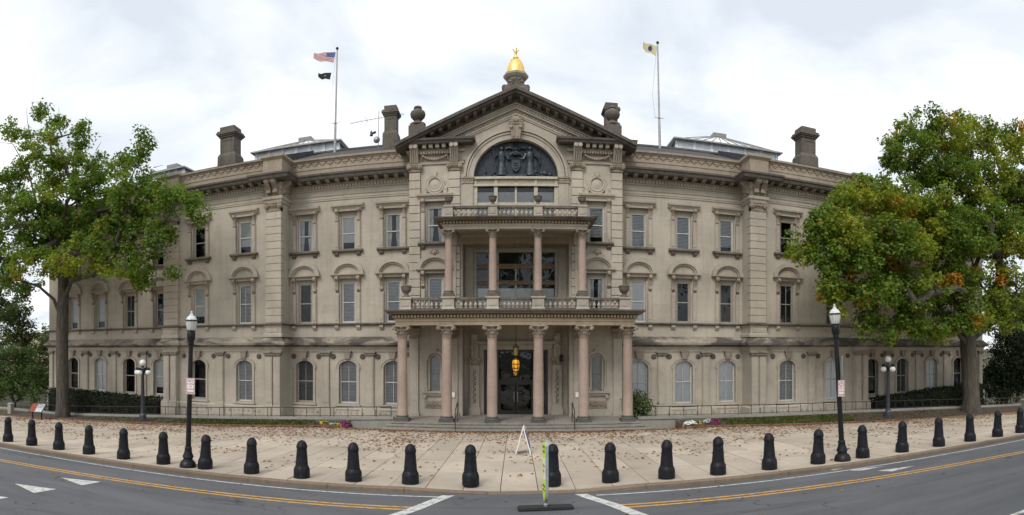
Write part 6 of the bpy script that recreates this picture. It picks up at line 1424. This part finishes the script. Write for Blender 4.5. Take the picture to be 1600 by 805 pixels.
def big_tree(name, label, base, trunk_px, Y, r0, ells, seed, n_per, autumn, mat='leaf_maple', leaf=0.165, bark='bark', extra_limbs=(), twigs=()):
    r = random.Random(seed); R_ = root(name, base, label, 'tree', None, True)
    tr = [Vector(base)+Vector((0, 0, -0.3))]+[at(x, y, Y+dy) for x, y, dy in trunk_px]
    m = MB(); rr_ = [r0*1.75, r0*1.22, r0*1.03]+[r0*(1.0-0.05*i) for i in range(len(tr)-2)]
    pts = [tr[0], tr[0]+Vector((0, 0, 0.45)), tr[0]+Vector((0, 0, 1.2))]+tr[1:]; n_ = 22; vs = []
    for i, p in enumerate(pts):
        q = rr_[min(i, len(rr_)-1)]
        for k in range(n_):
            a = 2*pi*k/n_; fl = 1+(0.16*cos(a*5+1)*(1 if i == 0 else 0.45 if i == 1 else 0))+0.05*noise.noise(Vector((cos(a)*2, sin(a)*2, p.z*0.8)))+0.03*sin(a*9); vs.append(p+Vector((q*fl*cos(a), q*fl*sin(a), 0)))
    m.add(vs, [(i*n_+k, i*n_+(k+1) % n_, (i+1)*n_+(k+1) % n_, (i+1)*n_+k) for i in range(len(pts)-1) for k in range(n_)])
    clumps = []
    for (x, y, rx, ry, dy, den) in ells:
        c = at(x, y, Y+dy); th = (x-CX)/F; d = (Y+dy)/cos(th); mx, mz = rx*d/F, ry*d/F
        right = Vector((cos(th), -sin(th), 0)); fwd = Vector((sin(th), cos(th), 0)); k = max(2, int(den*n_per*mx*mz))
        for _ in range(k):
            q = rdir(r)*(r.random()**0.4); clumps.append(c+right*q.x*mx+fwd*q.y*mx*0.8+Vector((0, 0, q.z*mz)))
    lim = [c for c in clumps if r.random() < 0.13]
    for poly in extra_limbs:                                   # limbs that show in the photograph
        P3 = [at(x, y, Y+dy) for x, y, dy in poly]; k = len(P3); m.tube(P3, [r0*(0.36-0.3*i/(k-1)) for i in range(k)], 10)
    for poly in twigs:
        P3 = [at(x, y, Y+dy) for x, y, dy in poly]; k = len(P3); m.tube(P3, [0.025-0.015*i/(k-1) for i in range(k)], 4)
    branches(m, r, pts, lim, r0)
    m.obj('trunk', bark, R_, True, fix=False)
    L = Leaves()
    for c in clumps:
        w = noise.noise(c*0.33+Vector((seed, 0, 0))); w2 = noise.noise(c*0.8+Vector((0, seed, 0)))
        def tone():
            ye = max(0, w*1.3+autumn-0.25+r.uniform(-0.15, 0.15)); og = 1.0 if w2 > 0.42 and r.random() < autumn*1.6 else 0.0
            return (min(1, max(0, 0.5+w*0.55+r.uniform(-0.15, 0.15))), min(0.85, ye), og*r.uniform(0.5, 0.95))
        leafy_clump(L, r, c, r.uniform(0.36, 0.74), r.randint(60, 100), leaf, tone)
    L.obj('crown', mat, R_); print(name, 'clumps', len(clumps), 'leaves', len(L.f))
    return R_
def lawn_pt(px, Y): X = Y*tan((px-CX)/F); return (X, Y, lawn_z(X, Y) if Y > 24.2 else gz(X, Y))
# left maple: open crown, sky gaps
big_tree('maple_tree', 'tall green maple with thick pale trunk before the left wing', lawn_pt(98, 24.9), [(97, 560, 0), (97, 500, 0), (99, 455, 0), (100, 420, 0.2)], 24.9, 0.40,
    [(30, 360, 70, 55, -1, 1.0), (20, 285, 42, 32, 0, .9), (105, 330, 70, 60, 0.5, 1.0), (95, 250, 42, 42, 0.5, .9), (62, 178, 14, 16, 0.5, .8), (85, 200, 24, 22, .5, .8), (130, 215, 18, 26, 1, .8), (25, 205, 34, 15, 0, .7), (45, 240, 16, 28, 0, .7), (150, 280, 36, 45, 1, .9),
     (185, 255, 26, 18, 0.5, .8), (228, 225, 20, 30, 0, .8), (205, 250, 16, 14, 0, .8), (205, 300, 50, 36, 0, .85), (262, 305, 42, 28, -1, .8), (300, 312, 22, 22, -1.5, .7), (200, 360, 60, 40, -0.5, 1.0), (255, 365, 34, 26, -1.2, .8), (130, 400, 62, 32, -1, .9), (60, 410, 62, 26, -1, .95), (205, 425, 40, 24, -1, .85), (235, 400, 28, 16, -1, .6), (315, 330, 12, 18, -1.5, .5), (268, 420, 8, 12, -1, .5), (-20, 420, 40, 40, -1, .9), (-40, 330, 50, 70, 0, .9), (25, 440, 40, 14, -1, .8)],
    21, 15.0, 0.03, extra_limbs=[[(97, 500, 0), (84, 468, -0.3), (60, 447, -0.8), (25, 437, -1.2), (-20, 430, -1.5)], [(99, 470, 0), (112, 440, -0.3), (140, 432, -0.6), (175, 405, -1), (200, 360, -1)], [(100, 430, 0), (112, 380, 0), (120, 320, .3), (105, 260, .5)], [(100, 440, 0), (90, 400, 0), (60, 330, 0), (45, 270, 0), (20, 225, 0)], [(175, 405, -1), (190, 350, -.6), (196, 300, -.3), (212, 262, 0)]],
    twigs=[[(48, 215, 0), (43, 190, 0), (41, 168, 0)], [(95, 210, .5), (92, 185, .5), (92, 168, .5)], [(20, 225, 0), (-2, 222, 0)], [(100, 200, .5), (110, 185, .5)], [(150, 235, 1), (158, 222, 1)], [(240, 262, -.3), (255, 258, -.5)]])
# right maple: dense crown with yellow and orange clumps
big_tree('maple_tree', 'dense maple with yellow and orange leaves before the right wing', lawn_pt(1518, 24.9), [(1516, 580, 0), (1513, 545, 0), (1512, 520, 0)], 24.9, 0.54,
    [(1460, 200, 58, 30, 0.5, .9), (1430, 235, 48, 34, 0.5, .85), (1395, 245, 22, 40, 0, .7), (1520, 215, 42, 32, 1, .8), (1575, 225, 42, 32, 1, .8), (1475, 280, 66, 40, 0.5, .75), (1560, 285, 56, 42, 0.5, .8), (1510, 250, 40, 30, 0.5, .6), (1440, 320, 60, 30, 0, .8), (1520, 325, 56, 34, 0, .8), (1590, 290, 30, 34, 0, .8), (1505, 495, 46, 26, -1.2, .8), (1455, 520, 34, 16, -1.2, .7), (1570, 500, 34, 18, -1.2, .7), (1385, 525, 18, 14, -1.4, .6), (1390, 310, 60, 34, -0.5, 1.05), (1330, 310, 36, 26, -1, 1.0), (1345, 285, 22, 14, -.5, .9), (1305, 345, 48, 28, -1.2, 1.1), (1270, 375, 34, 26, -1.2, 1.05),
     (1255, 405, 24, 20, -1.2, .9), (1330, 395, 58, 36, -1.5, 1.15), (1400, 380, 66, 44, -1.5, 1.15), (1480, 370, 70, 48, -1, 1.1), (1560, 370, 60, 50, -1, 1.1), (1620, 330, 50, 70, 0, 1.0), (1350, 455, 50, 34, -1.5, 1.05), (1300, 440, 30, 30, -1.5, .85), (1420, 455, 64, 40, -1.5, 1.1), (1490, 450, 60, 40, -1, 1.0), (1565, 450, 50, 36, -1, .95), (1360, 500, 24, 22, -1.5, .8), (1420, 505, 40, 20, -1.2, .85), (1470, 510, 30, 16, -.8, .7), (1600, 490, 24, 24, -.5, .7), (1310, 490, 12, 16, -1.5, .5), (1540, 505, 20, 14, -.5, .5)],
    33, 20.0, 0.28, extra_limbs=[[(1512, 535, 0), (1540, 515, -0.3), (1570, 490, -.6), (1600, 474, -1), (1640, 460, -1.2)], [(1512, 540, 0), (1496, 520, -0.3), (1470, 490, -.8), (1430, 450, -1)], [(1512, 520, 0), (1508, 440, 0), (1500, 360, 0.3), (1480, 290, .5), (1455, 235, .5)], [(1508, 460, 0), (1530, 400, 0.2), (1548, 330, .4), (1570, 270, .6)], [(1503, 400, 0), (1460, 350, 0), (1420, 300, 0), (1400, 265, 0)]])

# street trees across the road, behind the viewer: they show only as reflections in the panes
mt = [o for o in col.objects if o.name.startswith('maple_tree') and o.type == 'EMPTY']
for (x, y, rz_), k, lab in (((-33, -19, 1.0), 0, 'street tree across the road, far left behind the viewer'), ((-13, -22, 2.4), 1, 'street tree across the road, left behind the viewer'), ((6, -20, 4.0), 0, 'street tree across the road, straight behind the viewer'), ((24, -23, 5.2), 1, 'street tree across the road, right behind the viewer'), ((42, -19, 0.4), 0, 'street tree across the road, far right behind the viewer')):
    c_ = copy_thing(mt[k], (x, y, 0.2), rz_, lab); c_.name = 'street_tree'; c_['group'] = 'street trees across the road'
# background trees left, tall shrubs right
def bush_tree(name, label, c_px, Y, ells, seed, mat, leaf, trunk_h, n_per=1.5, autumn=0.0, group=None):
    r = random.Random(seed); c = at(c_px[0], c_px[1], Y); R_ = root(name, c, label, 'tree' if 'tree' in name else 'shrub', group, True); L = Leaves(); m = MB(); tg = []
    for (x, y, rx, ry, dy, den) in ells:
        q0 = at(x, y, Y+dy); th = (x-CX)/F; d = (Y+dy)/cos(th); mx, mz = rx*d/F, ry*d/F; right = Vector((cos(th), -sin(th), 0)); fwd = Vector((sin(th), cos(th), 0))
        for _ in range(max(3, int(den*n_per*mx*mz))):
            q = rdir(r)*(r.random()**0.4); p = q0+right*q.x*mx+fwd*q.y*mx*0.7+Vector((0, 0, q.z*mz)); tg.append(p); w = noise.noise(p*0.5)
            leafy_clump(L, r, p, r.uniform(0.4, 0.8), r.randint(36, 60), leaf, lambda: (min(1, max(0, 0.5+w*0.6)), max(0, w*0.6+autumn-0.2), 0.6 if r.random() < autumn*0.15 else 0))
    pts = [c+Vector((0, 0, -0.8)), c+Vector((0, 0, trunk_h*0.5)), c+Vector((0.1, 0, trunk_h))]; m.tube(pts, [0.22, 0.17, 0.14], 10)
    branches(m, r, pts, [t for t in tg if r.random() < 0.5], 0.15, tip=0.012)
    m.obj('trunk', 'bark_dark', R_, False, fix=False); L.obj('crown', mat, R_)
bush_tree('background_tree', 'dark broad tree at the left edge behind the information panel', (-10, 640), 34, [(0, 470, 42, 34, 0, 1.1), (30, 520, 26, 34, 0, 1.1), (-30, 540, 50, 50, 0, 1.0), (20, 490, 34, 16, -1, 1.0), (40, 455, 20, 14, -2, .8)], 51, 'leaf_dark', 0.2, 3.0, 14.0, 0.2)
bush_tree('background_tree', 'olive tree between the dark left tree and the building end', (62, 640), 44, [(58, 560, 30, 40, 0, 1.1), (72, 530, 14, 26, 0, 1.0), (40, 590, 36, 30, 0, 1.0)], 52, 'leaf_bush', 0.22, 3.0, 12, 0.3)
bush_tree('leafy_shrub', 'tall leafy green shrub below the dark left tree', (22, 648), 30, [(20, 585, 40, 40, 0, 1.2), (-20, 590, 40, 45, 0, 1.1), (58, 600, 20, 28, 0, 1.1), (30, 550, 30, 16, .5, 1.0)], 53, 'leaf_bush', 0.16, 1.0, 22)
bush_tree('evergreen_shrub', 'tall dark evergreen shrub right of the right maple trunk', (1572, 636), 28.5, [(1575, 575, 40, 52, 0, 1.3), (1612, 570, 40, 55, 0, 1.2), (1555, 600, 24, 34, 0, 1.2), (1580, 530, 26, 20, 0, 1.0), (1640, 580, 40, 60, 0, 1.2)], 54, 'leaf_hedge', 0.16, 1.5, 26)
bush_tree('background_tree', 'green tree closing the view right of the right maple trunk', (1590, 620), 36, [(1580, 480, 40, 40, 0, 1.0), (1620, 500, 40, 60, 0, 1.0), (1552, 500, 16, 26, 0, 1.0)], 56, 'leaf_dark', 0.2, 3.0, 13, 0.1)
bush_tree('porch_shrub', 'small bright green shrub beside the rightmost porch column', (1000, 655), 26.7, [(998, 630, 11, 17, 0, 2.2), (1004, 640, 9, 10, 0, 2.0)], 55, 'leaf_bush', 0.11, 0.3, 60)
# clipped hedges
def hedge(label, x0, x1, y0, y1, zt, seed):
    r = random.Random(seed); zb_ = min(wall_top(x0), wall_top(x1))-0.5
    R_ = root('hedge', ((x0+x1)/2, (y0+y1)/2, zb_), label, 'hedge', 'clipped hedges before the wings', True)
    def top(x): return zt(x)+0.12*noise.noise(Vector((x*0.9, seed, 0)))
    m = MB(); xs = rng(x0+0.15, x1-0.15, 0.6)
    for a, b in zip(xs, xs[1:]): m.add([(a, y0+0.15, zb_), (b, y0+0.15, zb_), (b, y1-0.15, zb_), (a, y1-0.15, zb_), (a, y0+0.2, top(a)-0.15), (b, y0+0.2, top(b)-0.15), (b, y1-0.2, top(b)-0.15), (a, y1-0.2, top(a)-0.15)], [(4,5,6,7), (0,1,5,4), (2,3,7,6), (0,3,7,4), (1,2,6,5)])
    m.obj('core', 'leaf_hedge' if False else 'bark_dark', R_, fix=False)
    L = Leaves(); n_ = int((x1-x0)*950)
    for _ in range(n_):
        x = r.uniform(x0, x1); u = r.random(); tz = top(x)
        if u < 0.35: p = Vector((x, r.uniform(y0, y1), tz+r.uniform(-0.08, 0.06))); nn = Vector((0, 0, 1))
        else: p = Vector((x, y0+r.uniform(-0.05, 0.08), r.uniform(zb_, tz))); nn = Vector((0, -1, 0.2))
        w = noise.noise(p*1.6); L.leaf(p, rdir(r), (nn+rdir(r)*0.8).normalized(), r.uniform(0.06, 0.13), (min(1, max(0, 0.5+w*0.8+r.uniform(-.25, .25))), 0.15*r.random(), 0), 0)
    L.obj('foliage', 'leaf_hedge', R_)
hedge('dark clipped hedge along the left wing behind the globe lamp', -29.5, -19.95, 26.4, 27.9, lambda x: 0.22-0.02*(x+25), 61)
hedge('dark clipped hedge along the right wing behind the globe lamp', 20.2, 29.5, 26.4, 27.9, lambda x: 0.12+0.06*max(0, x-20.2), 62)

# potted-mum beds
def mum(px, py, Y, rad, mat, label, group=None):
    rad *= 1.25
    c = at(px, py, Y); c.z -= rad*0.5; r = random.Random(int(px*7)); R_ = root('chrysanthemum', c, label, 'flowers', 'mums in the beds beside the steps', True)
    L = Leaves()
    for _ in range(120): d = rdir(r); d.z = abs(d.z); L.leaf(c+Vector((d.x*rad, d.y*rad, d.z*rad*0.8)), d, rdir(r), 0.07, (r.random(), 0, 0), 0)
    L.obj('foliage', 'leaf_bush', R_)
    m = MB()
    for _ in range(90): d = rdir(r); d.z = abs(d.z)*0.9+0.1; p = c+Vector((d.x*rad, d.y*rad, d.z*rad*0.85)); k = rad*r.uniform(0.12, 0.2); m.blob(p, (k, k, k*0.6), 6, 4)
    m.obj('blooms', mat, R_)
YM = 24.75
mum(506, 661, YM, 0.22, 'mum_yellow', 'yellow mum at the left bed, behind the dark ones'); mum(497, 664, YM-.1, 0.26, 'mum_rust', 'dark rust mum at the left end of the left bed'); mum(519, 663, YM, 0.17, 'mum_white', 'small white mum in the middle of the left bed'); mum(530, 665, YM-.15, 0.23, 'mum_yellow', 'yellow mum before the purple one in the left bed'); mum(538, 662, YM, 0.26, 'mum_purple', 'purple mum at the right end of the left bed')
mum(1079, 662, YM, 0.28, 'mum_white', 'large white mum at the left end of the right bed'); mum(1092, 661, YM, 0.18, 'mum_yellow', 'small yellow mum between white ones in the right bed'); mum(1106, 657, YM+.1, 0.18, 'mum_white', 'white mum behind the magenta one in the right bed'); mum(1115, 659, YM, 0.28, 'mum_purple', 'magenta mum at the right end of the right bed')
# soil patches under the trees and beds
for x0, x1 in ((-9.6, -7.95), (7.65, 9.9)):
    o = sheet('soil', rng(x0, x1, 0.4), [24.29, 24.7, 25.3], lambda x, y: lawn_z(x, y)+0.035, 'soil')
for x0, x1 in ((-33, -17.5), (17.0, 33)):
    sheet('soil', rng(x0, x1, 0.6), rng(24.29, 25.93, 0.4), lambda x, y: lawn_z(x, y)+0.03+0.012*noise.noise(Vector((x*2, y*2, 0))), 'soil')
# grass
L = Leaves(); r = random.Random(70)
for _ in range(16000):
    s = -1 if r.random() < 0.5 else 1; x = s*r.uniform(8.5, 24); y = r.uniform(24.3, 25.9)
    k = 1 if abs(x) < 17 else 0.12
    if r.random() > k or (abs(x) < 9.7): continue
    p = Vector((x, y, lawn_z(x, y)+0.0)); w = noise.noise(Vector((x*0.8, y*2, 3)))
    L.leaf(p, (Vector((0, 0, 1))+rdir(r)*0.5).normalized(), rdir(r), r.uniform(0.05, 0.12), (r.random(), min(1, max(0, 0.2+w)), 0.3*r.random()), 0)
tag(L.obj('grass', 'grass_blade'), 'short patchy green grass strips beside the low walls', 'grass', kind='stuff')
# fallen leaves on the plaza
L = Leaves(); r = random.Random(71); n_ = 0
while n_ < 10500:
    x = r.uniform(-30, 30); y = 12.7+11.5*(r.random()**0.5)
    if abs(x) < 5.9 and y > 24.0: continue
    w = noise.noise(Vector((x*0.35, y*0.5, 9)))
    w += 0.6*noise.noise(Vector((x*1.4, y*1.4, 2))); dens = 0.12+1.0*w+0.85*((y-12.7)/11.5)**2.4
    if r.random() > dens: continue
    if y < 14 and r.random() < 0.6: continue
    p = Vector((x, y, gz(x, y)+0.008+r.uniform(0, 0.012))); a = r.uniform(0, 2*pi)
    L.leaf(p, Vector((cos(a), sin(a), r.uniform(-0.1, 0.35))).normalized(), (Vector((0, 0, 1))+rdir(r)*0.35).normalized(), r.uniform(0.05, 0.125), (r.random(), 0.8 if r.random() < 0.1 else 0.1*r.random(), 0.8 if r.random() < 0.13 else 0), 1); n_ += 1
for _ in range(2200):                                          # drifts against the steps, kerbs and lawn edging
    x = r.uniform(-20, 20); y = (24.0 if abs(x) < 6 else 24.14)-abs(r.gauss(0, 0.28)); p = Vector((x, y, gz(x, y)+0.01+r.uniform(0, 0.03))); a = r.uniform(0, 2*pi)
    L.leaf(p, Vector((cos(a), sin(a), r.uniform(-0.2, 0.5))).normalized(), (Vector((0, 0, 1))+rdir(r)*0.5).normalized(), r.uniform(0.06, 0.13), (r.random(), 0.5 if r.random() < 0.1 else 0, 0.9 if r.random() < 0.25 else 0), 1)
for _ in range(90):
    x = r.uniform(-14, 14); y = r.uniform(7, 12.4); p = Vector((x, y, rz(x, y)+0.012)); a = r.uniform(0, 2*pi)
    L.leaf(p, Vector((cos(a), sin(a), 0.2)).normalized(), Vector((0, 0, 1)), r.uniform(0.05, 0.1), (r.random(), 0.4*r.random(), 0), 1)
tag(L.obj('fallen_leaves', 'leaf_fallen'), 'brown fallen leaves scattered over the plaza', 'leaves', kind='stuff')
